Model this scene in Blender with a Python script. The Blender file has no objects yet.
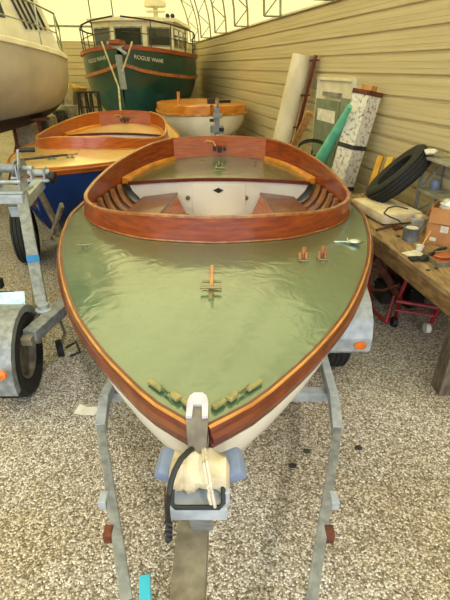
import bpy, bmesh, math, random
from math import sin, cos, pi, radians, sqrt, atan2
from mathutils import Vector, Matrix
random.seed(7)
S = bpy.context.scene
C = S.collection
V = Vector

# ------------------------------------------------------------------ camera
H = 2.1; PITCH = radians(28.5); F = 430.0
cd = bpy.data.cameras.new('camera'); cam = bpy.data.objects.new('camera', cd); C.objects.link(cam)
cam.location = (0, 0, H); cam.rotation_euler = (pi/2-PITCH, 0, 0)
cd.sensor_fit = 'VERTICAL'; cd.sensor_height = 36; cd.lens = F/600*36; cd.clip_start = .02; cd.clip_end = 200
S.camera = cam

def ray(u, v):
    X = (u-225)/F; Y = -(v-300)/F
    return V((X, cos(PITCH)+Y*sin(PITCH), -sin(PITCH)+Y*cos(PITCH)))
def az(u, v, z):                       # where the sight line meets height z
    r = ray(u, v); return V((0, 0, H)) + r*((z-H)/r.z)
def ay(u, v, y):                       # where it meets the plane at distance y
    r = ray(u, v); return V((0, 0, H)) + r*(y/r.y)
WX, WS = 3.05, .2209                   # right wall line x = WX - WS*y
def aw(u, v, off=0):                   # where it meets the right wall (off = distance in front of it)
    r = ray(u, v); t = (WX-off*1.024)/(r.x+WS*r.y); return V((0, 0, H)) + r*t

# --------------------------------------------------------------- materials
def newmat(name):
    m = bpy.data.materials.new(name); m.use_nodes = True
    n = m.node_tree.nodes; l = m.node_tree.links
    return m, n, l, n['Principled BSDF']
def lin(c):
    return tuple(((x/255)/12.92 if x/255 <= .04045 else ((x/255+.055)/1.055)**2.4) for x in c)+(1,)
def ramp(n, l, src, stops):
    r = n.new('ShaderNodeValToRGB'); e = r.color_ramp.elements
    while len(e) > 1: e.remove(e[-1])
    e[0].position = stops[0][0]; e[0].color = stops[0][1]
    for p, c in stops[1:]:
        k = e.new(p); k.color = c
    l.new(src, r.inputs[0]); return r
def coords(n, l, scale=(1, 1, 1), kind='Object'):
    t = n.new('ShaderNodeTexCoord'); mp = n.new('ShaderNodeMapping'); mp.inputs['Scale'].default_value = scale
    l.new(t.outputs[kind], mp.inputs[0]); return mp.outputs[0]
def bump(n, l, b, src, st, dist=.01):
    bp = n.new('ShaderNodeBump'); bp.inputs['Strength'].default_value = st; bp.inputs['Distance'].default_value = dist
    l.new(src, bp.inputs['Height']); l.new(bp.outputs[0], b.inputs['Normal'])
def mat(name, c1, c2=None, rough=.5, metal=0, scale=6, stretch=(1, 1, 1), coat=0, bmp=0, detail=4, lo=.35, hi=.65, bd=.01):
    m, n, l, b = newmat(name)
    b.inputs['Roughness'].default_value = rough; b.inputs['Metallic'].default_value = metal
    b.inputs['Coat Weight'].default_value = coat; b.inputs['Coat Roughness'].default_value = .06
    c2 = c2 or tuple(x*.8 for x in c1)
    nz = n.new('ShaderNodeTexNoise'); nz.inputs['Scale'].default_value = scale; nz.inputs['Detail'].default_value = detail
    l.new(coords(n, l, stretch), nz.inputs['Vector'])
    r = ramp(n, l, nz.outputs[0], [(lo, lin(c2)), (hi, lin(c1))]); l.new(r.outputs[0], b.inputs['Base Color'])
    if bmp: bump(n, l, b, nz.outputs[0], bmp, bd)
    return m
M = {}
M['mahog'] = mat('mahogany', (158, 66, 12), (116, 44, 8), .4, scale=4, stretch=(1.5, 1.5, 9), coat=.3)
M['mahog_dark'] = mat('mahogany_dark', (108, 42, 18), (80, 30, 12), .35, scale=5, stretch=(3, 1, 9), coat=.5)
M['mahog_pale'] = mat('mahogany_pale', (180, 94, 34), (150, 70, 22), .35, scale=5, stretch=(1, 1, 11), coat=.35)
M['cap'] = mat('rail_cap', (170, 108, 56), (134, 74, 34), .35, scale=4, stretch=(5, 1.5, 5), coat=.4)
M['gold'] = mat('golden_varnish', (206, 148, 70), (170, 110, 46), .4, scale=8, coat=.3)
M['orange'] = mat('orange_varnish', (216, 140, 40), (186, 108, 26), .4, scale=6, coat=.4)
M['rib'] = mat('rib_wood', (170, 112, 60), (128, 76, 38), .4, scale=8, coat=.3)
M['liner'] = mat('liner_wood', (98, 58, 30), (66, 36, 18), .45, scale=5, stretch=(1, 1, 8), coat=.2)
M['white'] = mat('white_paint', (232, 226, 214), (218, 210, 196), .4, scale=2)
M['hullwhite'] = mat('hull_white', (238, 232, 216), (224, 216, 200), .25, scale=2, coat=.4)
M['hulloff'] = mat('hull_weathered', (184, 174, 154), (158, 148, 128), .35, scale=1.6, coat=.2)
M['blue'] = mat('blue_hull', (24, 62, 128), (14, 42, 100), .25, scale=2, coat=.5)
M['greenhull'] = mat('green_hull', (24, 74, 62), (16, 56, 48), .3, scale=2, coat=.4)
M['antifoul'] = mat('antifouling', (26, 88, 84), (18, 66, 64), .6, scale=3)
M['redbottom'] = mat('red_bottom', (78, 36, 26), (50, 24, 20), .7, scale=3)
M['bronze'] = mat('bronze', (110, 130, 104), (150, 128, 84), .4, .7, scale=20)
M['chrome'] = mat('chrome', (196, 204, 196), (150, 160, 156), .2, .9, scale=20)
M['galv'] = mat('galvanised', (148, 152, 152), (116, 120, 122), .45, .3, scale=25, bmp=.1)
M['galvlight'] = mat('galvanised_light', (178, 184, 188), (148, 156, 162), .45, .2, scale=18)
M['galvworn'] = mat('galvanised_worn', (140, 132, 112), (104, 96, 80), .65, .25, scale=14, bmp=.2)
M['rust'] = mat('rust', (120, 66, 40), (74, 42, 30), .8, .2, scale=20)
M['rubber'] = mat('rubber', (34, 34, 32), (22, 22, 22), .75, scale=30)
M['black'] = mat('black_plastic', (26, 26, 26), (14, 14, 14), .5, scale=20)
M['canvas'] = mat('canvas', (212, 198, 166), (176, 160, 128), .9, scale=14, bmp=.6, bd=.02)
M['cushion'] = mat('cushion', (232, 216, 184), (206, 188, 150), .9, scale=7, bmp=.3)
M['cord'] = mat('white_cord', (206, 198, 176), (176, 166, 142), .8, scale=40)
M['pad'] = mat('blue_pad', (126, 138, 162), (98, 112, 138), .6, scale=9)
M['teal'] = mat('teal_tube', (120, 206, 170), (92, 180, 144), .5, scale=6)
M['cyan'] = mat('cyan_paint', (80, 214, 235), (64, 190, 215), .5, scale=6)
M['yellow'] = mat('yellow_paint', (226, 176, 44), (196, 140, 30), .5, scale=6)
M['red'] = mat('red_paint', (164, 30, 34), (118, 20, 24), .45, scale=10)
M['tubewhite'] = mat('roll_white', (226, 214, 184), (196, 182, 148), .7, scale=3, stretch=(1, 1, .5))
M['plank'] = mat('plank', (204, 150, 84), (170, 116, 58), .6, scale=6, stretch=(6, 6, 1))
M['bench'] = mat('bench_wood', (170, 142, 100), (116, 92, 62), .8, scale=7, stretch=(5, 1, 1), bmp=.2)
M['benchdark'] = mat('bench_apron', (150, 116, 72), (110, 82, 48), .8, scale=7, stretch=(5, 1, 5), bmp=.2)
M['oldwood'] = mat('grey_timber', (126, 112, 92), (82, 70, 56), .85, scale=9, stretch=(5, 5, 1), bmp=.3)
M['shelf'] = mat('shelf_grey', (158, 154, 134), (116, 114, 98), .7, scale=8)
M['card'] = mat('cardboard', (188, 134, 84), (166, 112, 66), .85, scale=5)
M['paper'] = mat('paper', (232, 226, 210), (204, 198, 180), .8, scale=12)
M['plastic'] = mat('clear_bag', (222, 222, 214), (170, 172, 166), .25, scale=12, bmp=.5, bd=.02)
M['panel'] = mat('grey_panel', (128, 136, 112), (108, 116, 94), .6, scale=5)
M['frame'] = mat('white_frame', (232, 224, 196), (214, 204, 174), .6, scale=5)
M['amber'] = mat('amber_lens', (226, 118, 30), (190, 80, 20), .25, scale=10)
M['bluetape'] = mat('blue_tape', (30, 128, 190), (20, 104, 164), .5, scale=10)
M['dark'] = mat('dark_junk', (64, 56, 46), (36, 32, 28), .8, scale=12)
M['concrete'] = mat('concrete', (166, 152, 124), (128, 116, 92), .9, scale=9, bmp=.3)
M['steel'] = mat('truss_steel', (150, 148, 116), (122, 120, 92), .6, .2, scale=10)
M['hosered'] = mat('hose', (150, 84, 60), (118, 60, 44), .6, scale=10)

M['blockwood'] = mat('weathered_block', (162, 146, 92), (116, 122, 84), .6, scale=30)
M['capgrey'] = mat('cap_grey', (196, 190, 200), (170, 166, 176), .5, scale=20)
M['canmetal'] = mat('can_metal', (128, 132, 138), (96, 100, 108), .45, .3, scale=12)
def deckmat(name, a, b_, rough, st, ior=2.3):
    m, n, l, b = newmat(name)
    co = coords(n, l)
    nz = n.new('ShaderNodeTexNoise'); nz.inputs['Scale'].default_value = 1.6; nz.inputs['Detail'].default_value = 5; l.new(co, nz.inputs[0])
    r = ramp(n, l, nz.outputs[0], [(.3, lin(b_)), (.7, lin(a))]); l.new(r.outputs[0], b.inputs['Base Color'])
    b.inputs['Roughness'].default_value = rough; b.inputs['Coat Weight'].default_value = 1; b.inputs['Coat Roughness'].default_value = .1; b.inputs['Coat IOR'].default_value = ior
    n2 = n.new('ShaderNodeTexNoise'); n2.inputs['Scale'].default_value = 7; n2.inputs['Detail'].default_value = 3; n2.inputs['Distortion'].default_value = 1.2; l.new(co, n2.inputs[0])
    bp = n.new('ShaderNodeBump'); bp.inputs['Strength'].default_value = st; bp.inputs['Distance'].default_value = .02
    l.new(n2.outputs[0], bp.inputs['Height']); l.new(bp.outputs[0], b.inputs['Normal']); l.new(bp.outputs[0], b.inputs['Coat Normal'])
    return m
M['deckgreen'] = deckmat('green_deck', (78, 108, 80), (62, 92, 66), .3, .22)
M['deckyellow'] = deckmat('cream_deck', (236, 204, 132), (224, 188, 112), .5, .06, 1.5)

def peeling():
    m, n, l, b = newmat('peeling_white'); co = coords(n, l)
    nz = n.new('ShaderNodeTexNoise'); nz.inputs['Scale'].default_value = 26; nz.inputs['Detail'].default_value = 8; nz.inputs['Roughness'].default_value = .7
    l.new(co, nz.inputs[0])
    r = ramp(n, l, nz.outputs[0], [(.36, lin((120, 98, 74))), (.43, lin((190, 180, 162))), (.5, lin((222, 216, 200)))])
    l.new(r.outputs[0], b.inputs['Base Color']); b.inputs['Roughness'].default_value = .85; bump(n, l, b, nz.outputs[0], .5)
    return m
M['peel'] = peeling()

def gravel():
    m, n, l, b = newmat('gravel'); co = coords(n, l)
    v1 = n.new('ShaderNodeTexVoronoi'); v1.inputs['Scale'].default_value = 105; l.new(co, v1.inputs['Vector'])
    sep = n.new('ShaderNodeSeparateColor'); l.new(v1.outputs['Color'], sep.inputs[0])
    r = ramp(n, l, sep.outputs[0], [(0, lin((112, 102, 86))), (.3, lin((164, 152, 130))), (.55, lin((196, 185, 164))), (.8, lin((222, 215, 202))), (1, lin((250, 248, 242)))])
    dr = ramp(n, l, v1.outputs['Distance'], [(.35, (1, 1, 1, 1)), (.8, (.45, .42, .38, 1))])
    mx = n.new('ShaderNodeMix'); mx.data_type = 'RGBA'; mx.blend_type = 'MULTIPLY'; mx.inputs[0].default_value = .8
    l.new(r.outputs[0], mx.inputs[6]); l.new(dr.outputs[0], mx.inputs[7])
    nz = n.new('ShaderNodeTexNoise'); nz.inputs['Scale'].default_value = 1.1; nz.inputs['Detail'].default_value = 6; l.new(co, nz.inputs[0])
    dirt = ramp(n, l, nz.outputs[0], [(.36, (.84, .76, .62, 1)), (.58, (1, 1, 1, 1))])
    m2 = n.new('ShaderNodeMix'); m2.data_type = 'RGBA'; m2.blend_type = 'MULTIPLY'; m2.inputs[0].default_value = .8
    l.new(mx.outputs[2], m2.inputs[6]); l.new(dirt.outputs[0], m2.inputs[7]); l.new(m2.outputs[2], b.inputs['Base Color'])
    b.inputs['Roughness'].default_value = .85
    inv = n.new('ShaderNodeMath'); inv.operation = 'SUBTRACT'; inv.inputs[0].default_value = 1; l.new(v1.outputs['Distance'], inv.inputs[1])
    ad = n.new('ShaderNodeMath'); ad.operation = 'ADD'; l.new(inv.outputs[0], ad.inputs[0]); l.new(sep.outputs[1], ad.inputs[1])
    bump(n, l, b, ad.outputs[0], .7, .012)
    return m
M['gravel'] = gravel()
def siding():
    m, n, l, b = newmat('siding'); co = coords(n, l, (.6, .6, 30))
    nz = n.new('ShaderNodeTexNoise'); nz.inputs['Scale'].default_value = 1; nz.inputs['Detail'].default_value = 3; l.new(co, nz.inputs[0])
    r = ramp(n, l, nz.outputs[0], [(.3, lin((188, 172, 130))), (.7, lin((206, 190, 148)))]); l.new(r.outputs[0], b.inputs['Base Color'])
    b.inputs['Roughness'].default_value = .55; return m
M['siding'] = siding()
def fabric():
    m = bpy.data.materials.new('translucent_fabric'); m.use_nodes = True; n = m.node_tree.nodes; l = m.node_tree.links
    n.clear(); o = n.new('ShaderNodeOutputMaterial'); mix = n.new('ShaderNodeMixShader'); mix.inputs[0].default_value = .72
    d = n.new('ShaderNodeBsdfDiffuse'); t = n.new('ShaderNodeBsdfTranslucent')
    d.inputs[0].default_value = (.85, .74, .36, 1); t.inputs[0].default_value = (.82, .70, .31, 1)
    l.new(d.outputs[0], mix.inputs[1]); l.new(t.outputs[0], mix.inputs[2]); l.new(mix.outputs[0], o.inputs[0]); return m
M['fabric'] = fabric()
def glass():
    m, n, l, b = newmat('window_glass'); b.inputs['Base Color'].default_value = (.03, .035, .03, 1); b.inputs['Roughness'].default_value = .08
    return m
M['glass'] = glass()

# ------------------------------------------------------------ mesh helpers
def obj(name, bm, m, parent=None, smooth=False, loc=None):
    me = bpy.data.meshes.new(name)
    bmesh.ops.recalc_face_normals(bm, faces=bm.faces[:])
    bm.to_mesh(me); bm.free()
    if smooth:
        for p in me.polygons: p.use_smooth = True
        try: me.set_sharp_from_angle(angle=radians(40))
        except Exception: pass
    me.materials.append(M[m] if isinstance(m, str) else m)
    o = bpy.data.objects.new(name, me); C.objects.link(o)
    if parent: o.parent = parent
    if loc is not None:                # move the origin to loc, keep the shape in place
        me.transform(Matrix.Translation(-V(loc))); o.location = loc
    return o
def thing(name, label, cat, loc=(0, 0, 0), rz=0, group=None):
    o = bpy.data.objects.new(name, None); C.objects.link(o); o.empty_display_size = .1
    o.location = loc; o.rotation_euler = (0, 0, rz); tag(o, label, cat, group); return o
def tag(o, label, cat, group=None):
    o['label'] = label; o['category'] = cat
    if group: o['group'] = group
    return o
def struct(name, bm, m, smooth=False, parent=None):
    o = obj(name, bm, m, parent, smooth)
    if not parent: o['kind'] = 'structure'
    return o
def B(): return bmesh.new()
def box(bm, c, s, rz=0, mtx=None, bev=0):
    m = Matrix.Translation(V(c)) @ Matrix.Rotation(rz, 4, 'Z') if mtx is None else mtx
    r = bmesh.ops.create_cube(bm, size=1, matrix=m @ Matrix.Diagonal((s[0], s[1], s[2], 1)))
    if bev:
        ed = list({e for v in r['verts'] for e in v.link_edges})
        bmesh.ops.bevel(bm, geom=ed, offset=bev, segments=2, affect='EDGES', profile=.6)
    return bm
def beam(bm, p, q, w, h, bev=0, up=V((0, 0, 1))):
    p, q = V(p), V(q); d = q-p; y = d.normalized(); x = y.cross(up)
    if x.length < 1e-4: x = V((1, 0, 0))
    x.normalize(); z = x.cross(y)
    m = Matrix((x, y, z)).transposed().to_4x4(); m.translation = (p+q)/2
    return box(bm, None, (w, d.length, h), mtx=m, bev=bev)
def tube(bm, pts, r, seg=8, caps=True, r2=None):
    pts = [V(p) for p in pts]; rings = []
    n = len(pts); up = None
    for i, p in enumerate(pts):
        t = (pts[min(i+1, n-1)]-pts[max(i-1, 0)]).normalized()
        if up is None:
            up = V((0, 0, 1)) if abs(t.z) < .9 else V((1, 0, 0))
        a = t.cross(up).normalized(); b = a.cross(t); up = b
        rr = r if r2 is None else r+(r2-r)*i/(n-1)
        rings.append([bm.verts.new(p+(a*cos(2*pi*k/seg)+b*sin(2*pi*k/seg))*rr) for k in range(seg)])
    for A, Bq in zip(rings, rings[1:]):
        for k in range(seg): bm.faces.new((A[k], A[(k+1) % seg], Bq[(k+1) % seg], Bq[k]))
    if caps: bm.faces.new(rings[0]); bm.faces.new(rings[-1][::-1])
    return bm
def lathe(bm, prof, m=Matrix(), seg=24, closed=False):
    rings = [[bm.verts.new(m @ V((r*cos(2*pi*k/seg), r*sin(2*pi*k/seg), z))) for k in range(seg)] for r, z in prof]
    pr = list(zip(rings, rings[1:]))+([(rings[-1], rings[0])] if closed else [])
    for A, Bq in pr:
        for k in range(seg): bm.faces.new((A[k], A[(k+1) % seg], Bq[(k+1) % seg], Bq[k]))
    if not closed:
        for R in (rings[0], rings[-1]):
            try: bm.faces.new(R)
            except Exception: pass
    return bm
def prism(bm, poly, z0, z1, m=Matrix()):
    a = [bm.verts.new(m @ V((x, y, z0))) for x, y in poly]; b = [bm.verts.new(m @ V((x, y, z1))) for x, y in poly]
    bm.faces.new(a[::-1]); bm.faces.new(b); n = len(poly)
    for i in range(n): bm.faces.new((a[i], a[(i+1) % n], b[(i+1) % n], b[i]))
    return bm
def grid(bm, rows, close_u=False):
    vs = [[bm.verts.new(V(p)) for p in r] for r in rows]
    for A, Bq in zip(vs, vs[1:]):
        k = len(A)
        for i in range(k if close_u else k-1):
            j = (i+1) % k
            try: bm.faces.new((A[i], A[j], Bq[j], Bq[i]))
            except Exception: pass
    return vs
def sweep(bm, path, prof, closed=False):      # prof: (outward offset, z) ; path in plan, outward = right of travel
    n = len(path); rows = []
    for i, p in enumerate(path):
        a = path[(i-1) % n] if (closed or i) else path[0]; b = path[(i+1) % n] if (closed or i < n-1) else path[-1]
        t = V((b[0]-a[0], b[1]-a[1], 0)).normalized(); o = V((t.y, -t.x, 0))
        rows.append([V(p)+o*x+V((0, 0, z)) for x, z in prof])
    if closed: rows.append(rows[0])
    vs = grid(bm, rows, True)
    if not closed: bm.faces.new(vs[0]); bm.faces.new(vs[-1][::-1])
    return bm
def itp(tb, x):
    if x <= tb[0][0]: return tb[0][1]
    if x >= tb[-1][0]: return tb[-1][1]
    for i in range(len(tb)-1):
        if tb[i][0] <= x <= tb[i+1][0]: break
    def sl(j):
        if j <= 0: return (tb[1][1]-tb[0][1])/(tb[1][0]-tb[0][0])
        if j >= len(tb)-1: return (tb[-1][1]-tb[-2][1])/(tb[-1][0]-tb[-2][0])
        a = (tb[j][1]-tb[j-1][1])/(tb[j][0]-tb[j-1][0]); b = (tb[j+1][1]-tb[j][1])/(tb[j+1][0]-tb[j][0])
        return 0 if a*b <= 0 else 2*a*b/(a+b)
    h = tb[i+1][0]-tb[i][0]; t = (x-tb[i][0])/h; m0, m1 = sl(i)*h, sl(i+1)*h
    return (2*t**3-3*t*t+1)*tb[i][1]+(t**3-2*t*t+t)*m0+(-2*t**3+3*t*t)*tb[i+1][1]+(t**3-t*t)*m1
def blob(bm, c, s, n=2, jit=.12, seed=1, rz=0):
    rnd = random.Random(seed)
    r = bmesh.ops.create_icosphere(bm, subdivisions=n, radius=1)
    R = Matrix.Rotation(rz, 3, 'Z')
    for v in r['verts']:
        k = 1+rnd.uniform(-jit, jit); v.co = V(c)+R @ V((v.co.x*s[0]*k, v.co.y*s[1]*k, v.co.z*s[2]*k))
    return bm
def rodm(p, q):                        # frame whose z runs p->q, origin p
    d = (V(q)-V(p)).normalized(); return Matrix.Translation(V(p)) @ d.to_track_quat('Z', 'Y').to_matrix().to_4x4()
def wheel(name, parent, c, r, w, axis=V((1, 0, 0)), rim='galvlight', label=None, parts=None):
    axis = axis.normalized(); m = Matrix.Translation(V(c)) @ axis.to_track_quat('Z', 'Y').to_matrix().to_4x4()
    bm = B(); ri = r*.58
    prof = [(ri, -w*.38), (r*.75, -w*.5), (r*.93, -w*.48), (r, -w*.36)]
    for k in range(4):
        z = -w*.3+k*w*.2; prof += [(r, z-.04*w), (r*.972, z-.02*w), (r*.972, z+.02*w), (r, z+.04*w)]
    prof += [(r, w*.36), (r*.93, w*.48), (r*.75, w*.5), (ri, w*.38)]
    lathe(bm, prof, m, 40, closed=True)
    t = obj(name, bm, 'rubber', parent, True)
    if rim:
        bm = B(); lathe(bm, [(ri, -w*.4), (ri*.93, -w*.4), (ri*.88, -w*.15), (ri*.5, -w*.1), (ri*.3, -w*.25), (.001, -w*.25), (.001, w*.25), (ri*.3, w*.25), (ri*.5, w*.1), (ri*.88, w*.15), (ri*.93, w*.4), (ri, w*.4)], m, 28, closed=True)
        obj('wheel_rim', bm, rim, t, True)
    return t

# --------------------------------------------------------------- building
AD = V((-WS, 1, 0)).normalized(); ND = V((-AD.y, AD.x, 0))     # along the wall, inward
O = V((WX, 0, 0)); TOP = 2.88; SP = .211; L0, L1 = -.9, 19.0; WID = 15.0; RISE = 4.6
def bp(s, i, z): return O+AD*s+ND*i+V((0, 0, z))
bm = B(); box(bm, (0, 8, -.1), (60, 60, .2)); struct('floor', bm, 'gravel')
def sideprof():
    pr = []; z = 0; k = 14
    z = TOP-SP*13.6
    zz = TOP; seq = []
    while zz > 0:
        lo = max(zz-SP, 0)
        seq += [(0, zz), (0, zz-.004), (-.03, zz-.008), (-.03, zz-.032), (.004, zz-.036), (.004, zz-.1), (0, zz-.104), (.004, zz-.108), (.002, zz-.16), (-.002, zz-.164), (.002, zz-.168), (.002, lo+.002)]
        zz -= SP
    return [(a, max(b, 0)) for a, b in seq]
SPF = sideprof()
bm = B(); grid(bm, [[bp(s, a, z) for a, z in SPF] for s in (L0, L1+.2)])
grid(bm, [[bp(s, -.1, 0), bp(s, -.1, TOP), bp(s, 0, TOP)] for s in (L0, L1+.2)]); struct('wall_right', bm, 'siding')
bm = B(); grid(bm, [[bp(L1-a, i, z) for a, z in SPF] for i in (-.1, WID)])
grid(bm, [[bp(L1+.1, i, 0), bp(L1+.1, i, TOP), bp(L1, i, TOP)] for i in (-.1, WID)]); struct('wall_back', bm, 'siding')
bm = B(); grid(bm, [[bp(s, WID-a, z) for a, z in SPF] for s in (L0, L1)]); struct('wall_left', bm, 'siding')
bm = B(); beam(bm, bp(L0, -.02, TOP+.012), bp(L1, -.02, TOP+.012), .12, .03); struct('trim_1', bm, 'frame')
def arch(th, d=0):                     # th 0..pi ; d = inset from the fabric
    return WID/2-(WID/2-d)*cos(th), TOP+(RISE-d*.9)*sin(th)
bm = B(); rows = []
for k in range(41):
    i, z = arch(pi*k/40); rows.append([bp(s, i, z) for s in (L0, (L0+L1)/2, L1)])
grid(bm, rows); struct('ceiling', bm, 'fabric', True)
bm = B(); pts = [bp(L1-.01, *arch(pi*k/40)) for k in range(41)]
bm.faces.new([bm.verts.new(p) for p in pts]); struct('trim_2', bm, 'fabric')
bm = B()
for z in (3.32, 4.4): beam(bm, bp(L1-.08, WID/2-7.3*sqrt(max(0, 1-((z-TOP)/RISE)**2)), z), bp(L1-.08, WID/2+7.3*sqrt(max(0, 1-((z-TOP)/RISE)**2)), z), .06, .06)
struct('trim_3', bm, 'steel')
tn = 4
for j in range(11):
    s = (6.95-2.15*4+2.15*j)*1.024
    if s > L1: break
    bm = B(); n = 44; A_ = []; B_ = []
    for k in range(n+1):
        th = pi*k/n; A_.append(bp(s, *arch(th, .06))); B_.append(bp(s, *arch(th, .36)))
    tube(bm, A_, .022, 5); tube(bm, B_, .022, 5)
    for k in range(n):
        tube(bm, [A_[k], B_[k+1]] if k % 2 else [B_[k], A_[k+1]], .012, 4)
        if k % 4 == 0: tube(bm, [A_[k], B_[k]], .014, 4)
    struct('trim_%d' % tn, bm, 'steel'); tn += 1

# ------------------------------------------------------------- open boats
HB = [(0, .018), (.11, .15), (.27, .28), (.45, .41), (.8, .62), (1.3, .85), (1.7, 1.0), (2.15, 1.13), (2.75, 1.23), (3.3, 1.23), (4.0, 1.13), (4.6, .95), (5.1, .78)]
ZK = [(0, 1.02), (.05, .9), (.3, .76), (.8, .69), (1.5, .65), (3, .62), (4.5, .68), (5.1, .78)]
def zs0(d): return 1.0+.2*max(0, (3.2-d)/3.2)**2+.1*(max(0, d-3.2)/2)**2
MM = [(0, 1.5), (.3, 2.8), (1, 2.9), (2, 2.1), (5.1, 2.0)]
COAM = [(0, 1.685), (.2, 1.72), (.41, 1.795), (.55, 1.885), (.68, 2.005), (.8, 2.13), (.9, 2.26), (.99, 2.41), (1.06, 2.56), (1.105, 2.74), (1.11, 3.0), (1.075, 3.35), (1.0, 3.75), (.88, 4.13), (.75, 4.4), (.56, 4.62)]
RIMO = [(1.685, .24), (1.8, .228), (1.9, .21), (2.02, .19), (2.24, .165), (2.5, .152), (2.75, .16), (3.05, .19), (3.5, .235), (4.1, .27), (4.62, .29)]
def dens(pts, k=3):
    out = []
    for i in range(len(pts)-1):
        p0 = V(pts[max(i-1, 0)]+(0,)); p1 = V(pts[i]+(0,)); p2 = V(pts[i+1]+(0,)); p3 = V(pts[min(i+2, len(pts)-1)]+(0,))
        for j in range(k):
            t = j/k; q = .5*((2*p1)+(p2-p0)*t+(2*p0-5*p1+4*p2-p3)*t*t+(3*p1-p0-3*p2+p3)*t**3); out.append((q.x, q.y))
    out.append(pts[-1]); return out
CO = dens(COAM, 3)
def hull_fn(hb, zs, zk, mm):
    def f(d, q, side, off=0):
        h = itp(hb, d); z0 = zs(d); z1 = itp(zk, d); m = itp(mm, d)
        return V((side*(h*(1-q**m)+off), d, z0-(z0-z1)*q))
    return f
def open_boat(root, hb, zs, zk, mm, Ld, mats, co, full=True):
    f = hull_fn(hb, zs, zk, mm); N = 40; Q = 12
    ds = [Ld*(k/N)**1.3 for k in range(N+1)]
    bm = B()
    for sd in (-1, 1): grid(bm, [[f(d, q/Q, sd) for q in range(Q+1)] for d in ds])
    tr = [f(Ld, q/Q, -1) for q in range(Q+1)]+[f(Ld, q/Q, 1) for q in range(Q, -1, -1)]
    bm.faces.new([bm.verts.new(p) for p in tr])
    bmesh.ops.remove_doubles(bm, verts=bm.verts[:], dist=.0005)
    obj('hull', bm, mats['hull'], root, True)
    # deck: from the sheer in to the coaming, crowned
    def dz(x, d): return zs(d)+.075*min(1, .15+d)*(1-min(1, (x/max(itp(hb, d), .02)))**2)
    bm = B(); K = len(co)
    # matching stations on the sheer
    cum = [0]
    for a, b in zip(co, co[1:]): cum.append(cum[-1]+math.dist(a, b))
    hp = [(itp(hb, Ld*(k/200)**1.2), Ld*(k/200)**1.2) for k in range(201)]
    hc = [0]
    for a, b in zip(hp, hp[1:]): hc.append(hc[-1]+math.dist(a, b))
    def hat(t):
        for i in range(200):
            if hc[i+1] >= t*hc[-1]: 
                w = (t*hc[-1]-hc[i])/(hc[i+1]-hc[i]+1e-9); return (hp[i][0]+(hp[i+1][0]-hp[i][0])*w, hp[i][1]+(hp[i+1][1]-hp[i][1])*w)
        return hp[-1]
    for sd in (-1, 1):
        rows = []
        for i, c in enumerate(co):
            o = hat(.1+.9*(cum[i]/cum[-1]))
            if i == 0:
                for e in range(10):
                    o_ = hat(.1*e/10) if e else (0, 0); rows.append([V((sd*(o_[0]+(c[0]-o_[0])*j/10), o_[1]+(c[1]-o_[1])*j/10, 0)) for j in range(11)])
            rows.append([V((sd*(o[0]+(c[0]-o[0])*j/10), o[1]+(c[1]-o[1])*j/10, 0)) for j in range(11)])
        c0 = co[-1]; rows.append([V((sd*(hp[-1][0]*(1-j/10)*.9+0*j), Ld+(c0[1]-Ld)*j/10, 0)) for j in range(11)])
        for r in rows:
            for p in r: p.z = dz(abs(p.x), p.y)
        grid(bm, rows)
    bmesh.ops.remove_doubles(bm, verts=bm.verts[:], dist=.002)
    obj('deck', bm, mats['deck'], root, True)
    # rails swept round the sheer
    left = [(-x, d, zs(d)) for x, d in [(itp(hb, q), q) for q in ds]]; right = [(-p[0], p[1], p[2]) for p in left]
    for path, s in ((right, 1), (left[::-1], 1)):
        bm = B(); sweep(bm, path, [(-.002, -.012), (.014, -.008), (.026, -.018), (.024, -.038), (.01, -.042), (.016, -.054), (.01, -.068), (-.002, -.07)])
        obj('rub_rail', bm, mats['rail'], root, True)
        bm = B(); sweep(bm, path, [(-.016, 0), (-.014, .012), (.004, .014), (.012, .006), (.014, -.008), (-.002, -.01)])
        obj('covering_strip', bm, mats['rail'], root, True)
        bm = B(); sweep(bm, path, [(-.002, .013), (.0, .017), (.006, .016), (.008, .011)])
        obj('gold_bead', bm, 'gold', root, True)
    # coaming
    def rim(x, d): return zs(d)+itp(RIMO, d)
    R = [(x, d) for x, d in co]; path = [(x, d) for x, d in R[::-1]]+[(-x, d) for x, d in R[1:]]
    rows = []; rows2 = []; n = len(path)
    for i, p in enumerate(path):
        a, b = path[max(i-1, 0)], path[min(i+1, n-1)]; t = V((b[0]-a[0], b[1]-a[1], 0)).normalized(); o = V((t.y, -t.x, 0))
        if abs(p[0]) < 1e-6: o = V((0, -1, 0))
        q = V((p[0], p[1], 0)); zb = dz(min(abs(p[0]), itp(hb, p[1])), p[1])-.012; zt = rim(*p)
        o = o*(1 if (o.x*p[0]+o.y*(p[1]-3.2)) > 0 else -1)
        rows.append([q+o*.03+V((0, 0, zb)), q+o*.012+V((0, 0, zt)), q-o*.012+V((0, 0, zt)), q-o*.0+V((0, 0, zb-.03))])
        rows2.append([q+o*.016+V((0, 0, zt-.008)), q+o*.014+V((0, 0, zt+.006)), q-o*.014+V((0, 0, zt+.006)), q-o*.016+V((0, 0, zt-.008))])
    bm = B(); vs = grid(bm, rows, True); bm.faces.new(vs[0]); bm.faces.new(vs[-1][::-1]); obj('coaming', bm, mats['coam'], root, True)
    bm = B(); vs = grid(bm, rows2, True); bm.faces.new(vs[0]); bm.faces.new(vs[-1][::-1]); obj('coaming_cap', bm, mats['rimcap'], root, True)
    bm = B(); sweep(bm, [(q[0].x, q[0].y, q[0].z+.018) for q in rows], [(-.004, 0), (.0, .008), (.008, 0), (.004, -.008)])
    obj('coaming_moulding', bm, mats['rimcap'], root, True)
    ex, ed = co[-1]; zb = zs(ed)+.06
    bm = B(); rw = []
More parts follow.
